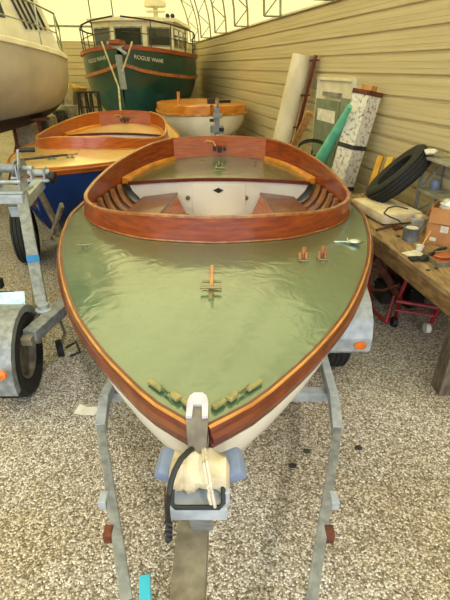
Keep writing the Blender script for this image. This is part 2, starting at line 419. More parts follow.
    for k in range(13):
        x = -ex+2*ex*k/12; y = ed+.05*(1-(x/ex)**2); zt = zs(ed)+.29+.02*(1-(x/ex)**2)
        rw.append([V((x, y, zb-.05)), V((x, y-.02, zt)), V((x, y+.005, zt)), V((x, y+.025, zb-.05))])
    vs = grid(bm, rw, True); bm.faces.new(vs[0]); bm.faces.new(vs[-1][::-1]); aft = obj('aft_coaming', bm, mats['aft'], root, True)
    # afterdeck inside the coaming, and its bulkhead
    D0 = 3.66
    def cx(d):
        for a, b in zip(co, co[1:]):
            if a[1] <= d <= b[1] and b[1] > a[1]: return a[0]+(b[0]-a[0])*(d-a[1])/(b[1]-a[1])
        return co[-1][0]
    bm = B(); rw = []
    for k in range(9):
        d = D0+(ed+.02-D0)*k/8; w = cx(d)-.07*(1-k/8)-.01
        rw.append([V((w*(2*j/10-1), d, zs(d)+.075*(1-((2*j/10-1)*.75)**2))) for j in range(11)])
    top0 = rw[0]; grid(bm, rw); obj('afterdeck', bm, mats['deck'], root, True)
    for sd in (-1, 1):
        bm = B(); rr = []
        for k in range(7):
            d = D0+(ed-D0)*k/6; w = cx(d)-.07*(1-k/6)-.01; z = zs(d)+.035
            rr.append([V((sd*w, d, z-.02)), V((sd*w, d, z+.022)), V((sd*(cx(d)-.01), d, z+.045)), V((sd*(cx(d)-.01), d, z-.02))])
        vs = grid(bm, rr, True); bm.faces.new(vs[0]); bm.faces.new(vs[-1][::-1]); obj('quarter_board', bm, 'orange', root)
    w0 = cx(D0)-.07
    bm = B(); prf = [(p.x, p.z-.02) for p in top0]; n = len(prf)
    bot = [(-w0*.96, .95), (-w0*.86, .84), (-w0*.7, .74), (-w0*.4, .63), (w0*.4, .63), (w0*.7, .74), (w0*.86, .84), (w0*.96, .95)]
    poly = prf+bot[::-1]
    prism(bm, poly, -.01, .01, Matrix.Translation((0, D0, 0)) @ Matrix.Rotation(pi/2, 4, 'X'))
    bh = obj('bulkhead', bm, 'white', root)
    bm = B(); rr = [[V((p.x*1.01, p.y-.03, p.z-.028)), V((p.x*1.01, p.y-.03, p.z+.006)), V((p.x*1.01, p.y+.004, p.z+.008)), V((p.x*1.01, p.y+.004, p.z-.028))] for p in top0]
    vs = grid(bm, rr, True); bm.faces.new(vs[0]); bm.faces.new(vs[-1][::-1]); obj('bulkhead_trim', bm, 'mahog_dark', root, True)
    if full:
        bm = B(); box(bm, (0, D0-.016, .82), (.56, .012, .40), bev=.004); dr = obj('locker_door', bm, 'white', root)
        bm = B(); prism(bm, [(-.055, 0), (0, -.028), (.055, 0), (0, .028)], -.003, .003, Matrix.Translation((-.005, D0-.026, .955)) @ Matrix.Rotation(pi/2, 4, 'X')); obj('diamond_vent', bm, 'black', dr)
        for x in (-.33, .29):
            bm = B(); lathe(bm, [(.001, 0), (.026, 0), (.022, .01), (.012, .012), (.008, .022), (.001, .024)], Matrix.Translation((x, D0-.008, .87)) @ Matrix.Rotation(pi/2, 4, 'X'), 16)
            obj('latch_knob', bm, 'bronze', bh, True)
    # cockpit lining, ribs, sole, benches
    def lp(d, q, sd, off=0):
        c = cx(d) if d > co[0][1] else 0; z = zs(d)+.035-.42*q; x = c*(1-.3*q**1.8)-.012
        Qh = min(1, max(0, (zs(d)-z)/(zs(d)-itp(zk, d)))); hx_ = itp(hb, d)*(1-Qh**itp(mm, d))-.03
        return V((sd*max(.02, min(x, hx_)-off), d, z))
    dl = [1.74+(D0-1.74)*k/20 for k in range(21)]
    def cxf(d):
        return cx(d)
    for sd in (-1, 1):
        bm = B(); grid(bm, [[lp(d, q/8, sd, -.004) for q in range(9)] for d in dl]); obj('side_lining', bm, 'liner', root, True)
    bm = B(); fl = [lp(d, 1, -1, -.05) for d in dl]+[lp(d, 1, 1, -.05) for d in dl[::-1]]
    prism(bm, [(p.x, p.y) for p in fl], .60, .62); obj('cockpit_sole', bm, 'rib', root)
    for sd in (-1, 1):
        for k in range(10 if full else 4):
            d = 1.98+k*(.172 if full else .38)
            bm = B(); rows = []
            for q in range(9):
                a = lp(d, q/8, sd, .0); b = lp(d, q/8, sd, .03); w = V((0, .04, 0))
                rows.append([a-w, a+w, b+w*.75, b-w*.75])
            vs = grid(bm, rows, True); bm.faces.new(vs[0]); bm.faces.new(vs[-1][::-1]); obj('rib', bm, 'rib', root, True)
    if full:
        for sd in (-1, 1):
            bm = B(); pl = [(.43, 3.6), (.76, 3.44), (.80, 3.2), (.83, 2.9), (.83, 2.4), (.56, 2.2), (.52, 2.9)]
            pl = [(sd*x, y) for x, y in pl]; prism(bm, pl, .918, .943)
            st = obj('bench_seat', bm, 'mahog_dark', root)
            bm = B(); A8 = [(.44, 3.59), (.53, 2.9), (.565, 2.25)]
            vs = grid(bm, [[V((sd*x, y, .92)), V((sd*(x-.13), y-.02, .63)), V((sd*(x-.105), y-.02, .63)), V((sd*(x+.02), y, .92))] for x, y in A8], True); bm.faces.new(vs[0]); bm.faces.new(vs[-1][::-1]); obj('seat_riser', bm, 'mahog_pale', st)
            bm = B(); beam(bm, (sd*.45, 3.57, .80), (sd*.755, 3.42, .80), .02, .23); obj('seat_end', bm, 'mahog_pale', st)
    return f, dz
def traveler(root, d, zt, w=.4):
    bm = B(); tube(bm, [(-w, d, zt), (-w, d-.05, zt), (w, d-.05, zt), (w, d, zt)], .008, 8); tube(bm, [(-w-.02, d-.05, zt), (-w+.02, d-.05, zt)], .014, 8)
    tr = obj('traveler_bar', bm, 'bronze', root, True)
    bm = B(); tube(bm, [(-.2, d-.06, zt+.015), (-.16, d-.08, zt+.03), (-.08, d-.1, zt+.025), (-.05, d-.13, zt-.02)], .013, 8); obj('tiller_end', bm, 'gold', root, True)
    bm = B(); box(bm, (.0, d-.13, zt-.06), (.05, .05, .07), bev=.008); box(bm, (-.065, d-.12, zt-.055), (.035, .04, .05), bev=.006); box(bm, (.06, d-.12, zt-.055), (.03, .04, .05), bev=.006); obj('sheet_block', bm, 'black', tr)
    bm = B(); lathe(bm, [(.001, 0), (.05, 0), (.046, .02), (.035, .022), (.001, .024)], Matrix.Translation((-.02, d-.012, zt+.05)) @ Matrix.Rotation(pi/2, 4, 'X'), 20); obj('bronze_plate', bm, 'bronze', root, True)
def cleat(root, x, d, z, rz=0, s=1, m='bronze', name='cleat'):
    bm = B(); T = Matrix.Translation((x, d, z)) @ Matrix.Rotation(rz, 4, 'Z') @ Matrix.Scale(s, 4)
    def tp(a): return T @ V(a)
    box(bm, None, (.09, .035, .008), mtx=T @ Matrix.Translation((0, 0, .004)), bev=.002)
    for sx in (-.022, .022): tube(bm, [tp((sx, 0, .004)), tp((sx, 0, .034))], .009*s, 8)
    tube(bm, [tp((-.085, 0, .044)), tp((-.05, 0, .036)), tp((0, 0, .036)), tp((.05, 0, .036)), tp((.085, 0, .044))], .009*s, 8)
    return obj(name, bm, m, root, True)

# --- the green decked boat
BX, BY = -.065, .89
boat = thing('sailboat', 'open sailboat with glossy green deck and oval mahogany coaming, filling the centre', 'boat', (BX, BY, 0))
f1, dz1 = open_boat(boat, HB, zs0, ZK, MM, 5.1, dict(hull='hullwhite', deck='deckgreen', rail='mahog_dark', coam='mahog', rimcap='cap', aft='mahog_pale'), CO)
traveler(boat, 4.73, 1.27)
def ond(u, v, e=0):                    # a point on the foredeck in boat space
    z = 1.1
    for i in range(12):
        p = az(u, v, z+e); x, d = p.x-BX, p.y-BY; z = dz1(abs(x), max(0, d))
    return x, d, z
# stem head fitting, bow chocks and worn toe blocks
bm = B(); T = Matrix.Translation((-.012, .0, 0))
rows = []
for (y, z, w, h) in [(-.028, 1.06, .022, .016), (-.03, 1.14, .024, .02), (-.022, 1.2, .028, .022), (.0, 1.235, .03, .022), (.04, 1.25, .03, .02), (.075, 1.25, .022, .018)]:
    rows.append([V((-.012-w, y+h, z-h*.3)), V((-.012-w, y-h*.2, z+h*.5)), V((-.012+w, y-h*.2, z+h*.5)), V((-.012+w, y+h, z-h*.3))])
vs = grid(bm, rows, True); bm.faces.new(vs[0]); bm.faces.new(vs[-1][::-1])
sh = obj('stem_head', bm, 'oldbronze' if 'oldbronze' in M else 'galvworn', boat, True)
bm = B(); pl = [(-.03, 0), (-.03, .05), (-.024, .072), (-.012, .084), (.012, .084), (.024, .072), (.03, .05), (.03, 0), (.014, -.002), (.012, .04), (-.012, .04), (-.014, -.002)]
prism(bm, pl, 0, .01, Matrix.Translation((-.012, -.008, 1.252)) @ Matrix.Rotation(radians(8), 4, 'X')); obj('white_cap', bm, 'capgrey', sh)
for sd in (-1, 1):
    for (a, b, w, h, mm_, nm) in [((.03, .075), (.062, .115), .022, .014, 'blockwood', 'toe_block'), ((.075, .115), (.1, .15), .024, .014, 'blockwood', 'toe_block'), ((.135, .17), (.185, .225), .018, .012, 'blockwood', 'toe_block')]:
        bm = B(); za = dz1(a[0], a[1])+.008; zb = dz1(b[0], b[1])+.008
        beam(bm, (sd*a[0], a[1], za), (sd*b[0], b[1], zb), w, h, .004); obj(nm, bm, mm_, boat)
    c = cleat(boat, sd*.122, .158, dz1(.12, .16)+.008, sd*radians(50), .3, name='bow_chock')
# mast foot fitting
x, d, z = ond(211, 292)
bm = B(); box(bm, (x, d, z+.006), (.02, .17, .012), bev=.003); tube(bm, [(x-.05, d+.0, z+.025), (x+.05, d+.0, z+.025)], .008, 8); tube(bm, [(x-.045, d+.07, z+.02), (x+.05, d+.07, z+.02)], .007, 8)
ft = obj('deck_cleat', bm, 'bronze', boat, True)
bm = B(); tube(bm, [(x, d+.01, z+.01), (x+.004, d+.03, z+.06), (x+.006, d+.06, z+.11)], .012, 8, r2=.008); obj('cleat_horn', bm, 'gold', ft, True)
for (u, v) in ((303, 261), (322, 260)):
    x, d, z = ond(u, v); bm = B(); box(bm, (x, d, z+.008), (.06, .05, .016), bev=.004); prism(bm, [(-.02, -.06), (.02, -.06), (.008, -.02), (-.008, -.02)], 0, .012, Matrix.Translation((x, d+.01, z)))
    o = obj('fairlead', bm, 'bronze', boat)
    bm = B()
    for sx in (-.018, .018): tube(bm, [(x+sx, d, z+.012), (x+sx, d+.01, z+.05)], .01, 8)
    tube(bm, [(x+.004, d+.02, z+.01), (x+.006, d+.03, z+.075)], .012, 8); obj('fairlead_horn', bm, 'cap', o, True)
x, d, z = ond(352, 244); bm = B(); blob(bm, (x+.02, d, z+.018), (.055, .028, .018), 2, 0); tube(bm, [(x-.12, d+.01, z+.012), (x-.02, d, z+.016)], .007, 8); tube(bm, [(x-.03, d-.02, z+.01), (x-.03, d+.03, z+.03)], .008, 8); obj('chrome_cleat', bm, 'chrome', boat, True)
x, d, z = ond(85, 248); c = cleat(boat, x, d, z, radians(10), .6, 'bronze', 'side_cleat')
x, d, z = -.0, 4.0, 1.1
bm = B(); box(bm, (0, 4.0, 1.085), (.1, .09, .02), bev=.004); tube(bm, [(-.03, 4.0, 1.09), (-.03, 4.02, 1.16)], .009, 8); tube(bm, [(.03, 4.0, 1.09), (.035, 4.03, 1.17)], .009, 8)
tube(bm, [(-.05, 3.99, 1.12), (.06, 3.99, 1.11)], .01, 8); blob(bm, (0, 4.02, 1.15), (.018, .025, .035), 2, 0); obj('swivel_cam_cleat', bm, 'bronze', boat, True)
cleat(boat, -.2, 4.45, 1.1, .3, .5); cleat(boat, .42, 4.3, 1.1, 1.2, .5)

# --- the blue boat on the left: same build, a little smaller
BB = (-1.93, 4.35)
bb = thing('sailboat', 'blue hulled open sailboat with cream yellow deck and low varnished coaming, at left', 'boat', BB+(0,), 0)
co2 = [(x*.88, d) for x, d in CO]
f2, dz2 = open_boat(bb, [(d, h*.95) for d, h in HB], zs0, [(0, .98), (.06, .7), (.3, .45), (.8, .36), (3, .34), (5.1, .6)], [(0, 1.6), (.3, 2.6), (1, 3.2), (5.1, 2.4)], 5.1, dict(hull='blue', deck='deckyellow', rail='mahog_pale', coam='mahog_pale', rimcap='gold', aft='mahog_pale'), co2, True)
traveler(bb, 4.7, 1.25, .38)
bm = B(); box(bm, (0, 2.7, .97), (1.5, .3, .03), bev=.006); obj('thwart', bm, 'deckyellow', bb)
bm = B(); P_ = lambda u, v, z: az(u, v, z)-V((BB[0], BB[1], 0)); tube(bm, [P_(20, 160, 1.2), P_(38, 158, 1.23), P_(56, 156, 1.24), P_(66, 155, 1.22)], .014, 6)
dl = obj('deck_strut', bm, 'dark', bb, True)
for (u, v) in ((52, 159), (70, 157)):
    p = az(u, v, 1.19); x, d = p.x-BB[0], p.y-BB[1]; cleat(bb, x, d, dz2(abs(x), d), .4, 1.1, name='deck_cleat')

# --- the white dinghy with the orange rail behind
DG = (-.27, 9.5)
dg = thing('dinghy', 'white rounded dinghy with bright orange varnished topsides behind the green decked boat', 'boat', DG+(0,), radians(12))
HB3 = [(0, .05), (.08, .35), (.25, .6), (.6, .84), (1.1, .96), (1.8, .96), (2.6, .75)]
ZK3 = [(0, .66), (.3, .5), (1, .42), (2.6, .55)]
zs3 = lambda d: 1.2+.03*max(0, 1-d)
f3 = hull_fn(HB3, zs3, ZK3, [(0, 2.2), (2.6, 2.6)])
def ring3(q, off, dz=0, LL=2.6):
    dd = [LL*(k/26)**1.6 for k in range(27)]
    r = [f3(d, q, 1, off)+V((0, 0, dz)) for d in dd][::-1]+[f3(d, q, -1, off)+V((0, 0, dz)) for d in dd]; return r
bm = B(); grid(bm, [ring3(q/10, 0) for q in range(11)]); obj('hull', bm, 'hullwhite', dg, True)
bm = B(); grid(bm, [ring3(0, .02, .16), ring3(0, .025, -.0), ring3(0, .025, -.015), ring3(0, -.02, -.015), ring3(0, -.02, .16), ring3(0, .02, .16)]); obj('sheer_strake', bm, 'orange', dg, True)
bm = B(); grid(bm, [ring3(0, .02, -.03), ring3(0, .06, -.02), ring3(0, .06, .015), ring3(0, .02, .02)]); obj('rub_rail', bm, 'gold', dg, True)
bm = B(); rows = []
for k in range(14):
    d = 2.6*k/13; w = itp(HB3, d); rows.append([V((w*j/5, d, zs3(d)+.15+.04*(1-(j/5)**2))) for j in range(-5, 6)])
grid(bm, rows); obj('deck', bm, 'orange', dg, True)
bm = B(); tube(bm, [(-.55, 1.0, 1.3), (-.55, 1.0, 1.62)], .035, 8); obj('timber_post', bm, 'orange', dg, True)
bm = B(); box(bm, (.1, .6, 1.44), (.16, .12, .12), bev=.01); box(bm, (.45, .9, 1.42), (.3, .06, .06), .2, bev=.01); obj('deck_hardware', bm, 'black', dg)
# winch post of its trailer
wp = thing('winch_post', 'grey steel winch post with roller standing against the white dinghy bow', 'winch post', (-.16, 9.2, 0))
bm = B(); beam(bm, (0, 0, 0), (0, 0, 1.42), .1, .07, .006); obj('post', bm, 'galv', wp)
bm = B(); box(bm, (.02, -.02, 1.25), (.18, .12, .08), bev=.01); obj('bracket', bm, 'galv', wp); bm = B(); box(bm, (0, -.02, 1.0), (.26, .1, .14), bev=.01); obj('winch', bm, 'galv', wp)
bm = B(); box(bm, (.09, -.08, 1.0), (.1, .03, .07), bev=.01); obj('black_roller', bm, 'black', wp); bm = B(); box(bm, (-.1, -.08, 1.17), (.09, .03, .06), bev=.01); obj('black_roller', bm, 'black', wp)
bm = B(); tube(bm, [(0, -.05, 1.4), (.04, -.1, 1.5), (.0, -.1, 1.58)], .015, 8); obj('crank_handle', bm, 'galv', wp)

# ---------------------------------------------------- main boat's trailer
tr = thing('boat_trailer', 'galvanised steel boat trailer under the green decked boat', 'trailer', (-.08, 1.5, 0))
def T_(p): return V(p)-V((-.08, 1.5, 0))
bm = B(); beam(bm, T_((-.13, -.3, .57)), T_((-.09, 4.8, .5)), .115, .1, .006); obj('tongue', bm, 'galvworn', tr)
for sd, pts in ((1, [(-.0, -.05, .47), (.295, .8, .47), (.57, 1.6, .47)]), (-1, [(-.2, 0, .47), (-.335, .8, .47), (-.635, 1.62, .47)])):
    bm = B(); beam(bm, T_(pts[0]), T_(pts[1]), .042, .06, .004); beam(bm, T_(pts[1]), T_(pts[2]), .042, .06, .004)
    a = obj('side_arm', bm, 'galv', tr)
    e = pts[2]; e2 = (e[0]+sd*.03, 1.82, .48); e3 = (sd*.62, 2.3, .48); e4 = (sd*.6-.05, 4.4, .48)
    bm = B(); beam(bm, T_(e), T_(e2), .052, .07, .004); beam(bm, T_(e2), T_(e3), .048, .075, .004); beam(bm, T_(e3), T_(e4), .048, .08, .004); obj('side_rail', bm, 'galvlight', tr)
    for (y_, m_, ln) in ((1.05, 'rust', .05), (1.2, 'galvlight', .06)):
        t = (y_-.8)/.8; x = pts[1][0]+(pts[2][0]-pts[1][0])*t
        bm = B(); box(bm, T_((x+sd*.03, y_, .48)), (.035, ln, .05), bev=.006); obj('bracket', bm, m_, tr)
bm = B(); beam(bm, T_((-.66, 1.93, .43)), T_((.64, 1.93, .43)), .06, .06, .004); obj('cross_beam', bm, 'galvlight', tr)
bm = B(); beam(bm, T_((-.8, 2.85, .32)), T_((.8, 2.85, .32)), .06, .06, .004); obj('axle', bm, 'galv', tr)
for sd in (1, -1):
    cx_ = sd*.81+.02
    wheel('wheel', tr, T_((cx_, 2.86, .31)), .31, .19)
    bm = B(); prof = [(2.40, .40), (2.40, .5), (2.44, .62), (2.54, .71), (2.68, .765), (2.86, .78), (3.04, .765), (3.18, .7), (3.28, .6), (3.32, .42)]
    rows = [[T_((cx_+x, y, z)) for x in (-.155, .155)] for y, z in prof]; rin = [[T_((cx_+x, y+(.01 if y < 2.8 else -.01), z-.012)) for x in (-.145, .145)] for y, z in prof]
    grid(bm, rows); grid(bm, rin)
    for x in (-.155, .155):
        ctr = [T_((cx_+x, y+(2.86-y)*.16, min(z, .72)-.045)) for y, z in prof]; grid(bm, [[T_((cx_+x, y, z)) for y, z in prof], ctr])
    fd = obj('fender', bm, 'galvlight', tr)
    bm = B(); lathe(bm, [(.001, .0), (.03, 0), (.028, .012), (.001, .018)], Matrix.Translation(T_((cx_+sd*.08, 2.398, .45))) @ Matrix.Rotation(pi/2, 4, 'X') @ Matrix.Scale(1.4, 4, (1, 0, 0)), 20); obj('marker_light', bm, 'amber', fd, True)
    bm = B(); box(bm, T_((cx_-sd*.04, 2.43, .42)), (.34, .05, .08), bev=.01); obj('step_plate', bm, 'galv', tr)
# bow stand
bm = B(); beam(bm, T_((-.085, 1.02, .6)), T_((-.075, .84, .97)), .08, .06, .005, V((0, 1, 0))); st = obj('bow_post', bm, 'galv', tr)
bm = B(); box(bm, T_((-.075, .80, 1.015)), (.165, .085, .05), bev=.006)
for sx in (-.1, .1): box(bm, T_((-.075+sx*.8, .83, 1.045)), (.016, .1, .06), bev=.004)
obj('bow_bracket', bm, 'galvlight', tr)
bm = B(); cx_, cy_ = -.075, .775
tube(bm, [T_((cx_-.07, .8, 1.085)), T_((cx_-.07, .765, 1.055)), T_((cx_-.06, .758, 1.047)), T_((cx_+.06, .758, 1.047)), T_((cx_+.07, .765, 1.055)), T_((cx_+.07, .8, 1.085))], .007, 8); obj('retaining_loop', bm, 'black', tr, True)
bm = B(); lathe(bm, [(.001, -.006), (.02, -.006), (.02, .006), (.001, .006)], Matrix.Translation(T_((-.165, .81, 1.03))) @ Matrix.Rotation(pi/2, 4, 'Y'), 12); obj('hex_bolt', bm, 'rust', tr, True)
for sd in (-1, 1):
    bm = B(); T = Matrix.Translation(T_((-.07+sd*.09, .865, 1.085))) @ Matrix.Rotation(sd*radians(-30), 4, 'Y')
    box(bm, None, (.072, .085, .045), mtx=T @ Matrix.Rotation(radians(15), 4, 'X'), bev=.012); obj('bow_pad', bm, 'pad', tr, True)

# canvas wrap, ropes
bm = B(); rows = []
for k in range(17):
    x = -.085+.17*k/16; w = 1+.05*sin(k*1.3)+.04*sin(k*2.9)
    c = V((-.072+x*1.0, .84, 1.1-.02*(x/.085)**2)); rw = []
    for j in range(13):
        a = 2*pi*j/13; r = .05*w*(1+.11*sin(3*a+k*.55)+.07*sin(5*a-k*.8)); 
        if k in (0, 16): r *= .5
        rw.append(c+V((0, cos(a)*r*1.1, sin(a)*r)))
    rows.append(rw)
vs = grid(bm, rows, True); bm.faces.new(vs[0]); bm.faces.new(vs[-1][::-1])
tag(obj('canvas_bundle', bm, 'canvas', None, True), 'crumpled cream canvas padding stuffed between the bow stem and trailer bracket', 'canvas')
bm = B(); RP = lambda L: [ay(u, v, y) for u, v, y in L]
tube(bm, RP([(193, 448, .87), (188, 452, .82), (181, 459, .8), (175, 470, .78), (171, 482, .76), (169, 494, .735), (167, 506, .73), (168, 518, .73), (170, 530, .73), (168, 541, .73)]), .008, 8)
for k in range(4): tube(bm, RP([(165+k % 2, 522+k*5, .728), (172, 524+k*5, .722)]), .0065, 6)
tag(obj('black_rope', bm, 'black', None, True), 'black rope looped over the cream canvas and hanging down at its left', 'rope')
bm = B(); tube(bm, RP([(205, 449, .84), (207, 462, .775), (209, 474, .758), (211, 486, .735), (213, 497, .73), (215, 507, .73)]), .0045, 6)
tube(bm, RP([(203, 450, .84), (204, 464, .775), (206, 476, .758), (209, 489, .735), (209, 497, .73), (211, 504, .73)]), .0045, 6); tube(bm, RP([(212, 482, .74), (207, 488, .735), (213, 492, .73)]), .004, 6)
tag(obj('white_cord', bm, 'cord', None, True), 'thin white cord knotted at the bow and dangling over the black loop', 'cord')
bm = B(); a = az(145, 576, .3); b = az(145, 625, .3); beam(bm, a, b, .042, .02, .002); beam(bm, a+V((0, -.01, -.01)), V((a.x, a.y, 0)), .03, .02, .002)
tag(obj('painted_stake', bm, 'cyan', None), 'short cyan painted stake standing in the gravel left of the trailer tongue', 'stake')
p = az(88, 411, 0)
bm = B(); v_ = [bm.verts.new(p+V(q)) for q in ((-.09, -.03, .006), (-.02, -.06, .02), (.06, -.05, .006), (.09, .03, .018), (.0, .06, .006), (-.07, .05, .02))]; c = bm.verts.new(p+V((0, 0, .035)))
for i in range(6): bm.faces.new((v_[i], v_[(i+1) % 6], c))
tag(obj('paper_scrap', bm, 'paper', None), 'crumpled white paper scrap lying on the gravel left of the trailer', 'paper')
rk = random.Random(3)
for k in range(7):
    p = (az(292, 467, 0), az(306, 452, 0), az(358, 449, 0), az(252, 540, 0), az(60, 500, 0), az(395, 520, 0), az(175, 585, 0))[k]
    if k > 2: continue
    bm = B(); blob(bm, p+V((0, 0, .012)), (.025, .018, .014), 1, .2, k)
    tag(obj('loose_stone', bm, 'dark', None), ('dark stone on the gravel between the trailer arms, left of another', 'dark stone on the gravel just inside the right trailer arm', 'dark stone on the gravel just outside the right trailer arm')[k], 'stone')

# -------------------------------------------- blue boat's trailer and winch
bt = thing('boat_trailer', 'galvanised trailer with hand winch and blue taped post in front of the blue boat', 'trailer', (-1.4, 2.9, 0))
O2 = V((-1.4, 2.9, 0))
def U_(p): return V(p)-O2
base = az(42, 306, .5); head = ay(22, 197, 3.45)
bm = B(); beam(bm, U_(base), U_(head), .085, .085, .006); ps = obj('winch_post', bm, 'galv', bt)
bm = B(); k = (base*.6+head*.4); dlt = (head-base).normalized(); beam(bm, U_(k-dlt*.03), U_(k+dlt*.03), .09, .09); obj('blue_tape', bm, 'bluetape', ps)
hc = U_(head)
c1 = ay(40, 183, 4.1); c0 = ay(15, 212, 3.45)
bm = B(); beam(bm, U_(c0), U_(c1), .09, .09, .006); box(bm, hc+V((-.12, -.02, -.0)), (.32, .13, .07), bev=.008); obj('winch_arm', bm, 'galvlight', bt)
bm = B(); W = U_(ay(8, 172, 3.5))
for sx in (-.1, .1): box(bm, W+V((sx, 0, -.03)), (.01, .16, .2), bev=.004)
tube(bm, [W+V((-.16, 0, .03)), W+V((.2, 0, .03))], .018, 8); tube(bm, [W+V((-.16, -.08, -.06)), W+V((.12, -.08, -.06))], .014, 8); box(bm, W+V((0, 0, -.14)), (.26, .22, .02), bev=.004); wn = obj('winch', bm, 'galvlight', bt, False)
bm = B(); lathe(bm, [(.02, -.08), (.06, -.08), (.065, -.07), (.035, -.065), (.035, .065), (.065, .07), (.06, .08), (.02, .08)], Matrix.Translation(W+V((0, 0, .03))) @ Matrix.Rotation(pi/2, 4, 'Y'), 24); obj('winch_drum', bm, 'galv', wn, True)
bm = B(); lathe(bm, [(.001, 0), (.075, 0), (.075, .01), (.001, .012)], Matrix.Translation(W+V((.115, 0, .03))) @ Matrix.Rotation(pi/2, 4, 'Y'), 24); obj('winch_gear', bm, 'galv', wn, True)
h1 = U_(ay(19, 178, 3.45)); h2 = U_(ay(18, 150, 3.45))
bm = B(); tube(bm, [h1+V((-.06, 0, 0)), h1, h2, h2+V((.02, 0, .0))], .011, 8); ch = obj('crank', bm, 'galvlight', wn, True)
bm = B(); tube(bm, [h2+V((.01, 0, 0)), h2+V((.12, .02, 0))], .019, 10); obj('crank_grip', bm, 'black', ch, True)
bm = B(); e = U_(c1)
for sx in (-.06, .06): box(bm, e+V((sx, .02, .08)), (.016, .1, .12), bev=.004)
box(bm, e+V((0, 0, .03)), (.22, .12, .02), bev=.004); tube(bm, [e+V((-.1, .03, .09)), e+V((.1, .03, .09))], .03, 12); obj('bow_roller_bracket', bm, 'galvlight', bt)
bm = B(); tube(bm, [e+V((.09, .02, .05)), e+V((.15, .02, .05))], .05, 14); obj('black_roller', bm, 'black', bt, True)
# tongue and struts
a = az(30, 336, .5); b = az(71, 300, .5)
bm = B(); beam(bm, U_(a), U_(b), .1, .08, .006); beam(bm, U_(b), U_((-1.55, 6.6, .26)), .1, .08, .006); obj('tongue', bm, 'galv', bt)
bm = B(); beam(bm, U_(az(26, 343, .48)), U_(az(38, 324, .5)), .075, .06, .008); obj('coupler', bm, 'galvworn', bt)
bm = B(); beam(bm, U_(az(34, 232, .3)), U_(az(37, 340, .45)), .05, .06, .004); beam(bm, U_(ay(38, 188, 4.0)), U_(az(62, 236, .5)), .04, .06, .004); beam(bm, U_(ay(62, 205, 4.0)), U_(az(50, 240, .4)), .03, .05, .004); beam(bm, U_(az(42, 243, .4)), U_(az(75, 240, .4)), .04, .05, .004); beam(bm, U_(az(36, 212, .5)), U_(az(62, 245, .5)), .04, .05, .004)
obj('brace', bm, 'galvworn', bt)
bm = B(); p = U_(az(44, 310, .53)); lathe(bm, [(.001, 0), (.06, 0), (.06, .012), (.04, .02), (.04, .05), (.001, .05)], Matrix.Translation(p), 16); obj('post_socket', bm, 'galvlight', bt, True)
bm = B(); p1 = U_(az(56, 310, .45)); p2 = U_(az(60, 350, .06)); tube(bm, [p1, (p1+p2)/2+V((.05, 0, -.02)), p2], .012, 8); obj('jack_leg', bm, 'galvworn', bt, True)
wheel('jockey_wheel', bt, p2+V((0, .0, .02)), .07, .05, V((1, .5, 0)), None)
bm = B(); tube(bm, [U_(az(66, 348, .05)), U_(az(76, 342, .08)), U_(az(80, 352, .02)), U_(az(70, 356, .02))], .012, 6); obj('safety_chain', bm, 'dark', bt, True)
bm = B(); p = U_(ay(33, 198, 4.0)); tube(bm, [p+V((0, 0, .1)), p+V((0, 0, 0))], .006, 6); blob(bm, p+V((0, 0, -.03)), (.03, .02, .05), 2, .1); obj('hanging_hook', bm, 'rust', bt, True)
w_ = thing('tire', 'upright black tire on the gravel behind the blue taped winch post', 'tire', az(30, 262, 0)+V((0, .05, 0)))
wheel('tire_tread', w_, (0, 0, .33), .33, .2, V((1, .25, 0)), 'galv')
p = az(57, 240, 0)+V((0, .3, .0)); w_ = thing('tire', 'black tire partly hidden between the blue hull and the green deck edge', 'tire', p)
wheel('tire_tread', w_, (0, 0, .26), .26, .17, V((1, .2, 0)), 'galv')

# ------------------------------------ grey fender trailer at lower left edge
lt = thing('boat_trailer', 'grey fendered trailer with cyan number plate cut off by the left edge', 'trailer', (-1.6, 2.4, 0))
O3 = V((-1.6, 2.4, 0))
def W_(p): return V(p)-O3
wc = V((-1.48, 2.5, .3)); wheel('wheel', lt, W_(wc), .3, .2, V((1, .12, 0)), 'galvworn')
bm = B(); R3 = .36; prof = []
for k in range(15):
    a = radians(-12+204*k/14); prof.append((wc.y-cos(a)*R3, wc.z+sin(a)*R3))
def fx(y): return -(y-wc.y)*.12
rows = [[W_((wc.x+x+fx(y), y, z)) for x in (-.34, .1)] for y, z in prof]; grid(bm, rows)
for x in (-.34, .1): grid(bm, [[W_((wc.x+x+fx(y), y, z)) for y, z in prof], [W_((wc.x+x+fx(y), y+(wc.y-y)*.14, z+(wc.z-z)*.14)) for y, z in prof]])
fd = obj('fender', bm, 'galv', lt, True)
bm = B(); prf = [W_((wc.x-.2, prof[0][0]-.012, prof[0][1]+.1))]; lathe(bm, [(.001, 0), (.033, 0), (.03, .012), (.001, .02)], Matrix.Translation(W_(az(3, 373, .42))+V((0, -.02, 0))) @ Matrix.Rotation(pi/2-.2, 4, 'X'), 18); obj('marker_light', bm, 'amber', fd, True)
bm = B(); i0 = 6; y, z = prof[7]; T = Matrix.Translation(W_((wc.x-.09+fx(y), y-.1, z-.012))) @ Matrix.Rotation(radians(18), 4, 'X'); box(bm, None, (.09, .12, .004), mtx=T); obj('white_sticker', bm, 'paper', fd)
pc = az(3, 303, .62); bm = B(); T = Matrix.Translation(W_(pc)) @ Matrix.Rotation(radians(8), 4, 'Z') @ Matrix.Rotation(radians(62), 4, 'X')
box(bm, None, (.3, .15, .005), mtx=T, bev=.002); pl = obj('number_plate', bm, 'cyanplate' if 'cyanplate' in M else 'cyan', lt)
M['plate'] = mat('plate_pale', (200, 238, 234), (130, 186, 188), .4, scale=34, lo=.3, hi=.5)
pl.data.materials.clear(); pl.data.materials.append(M['plate'])
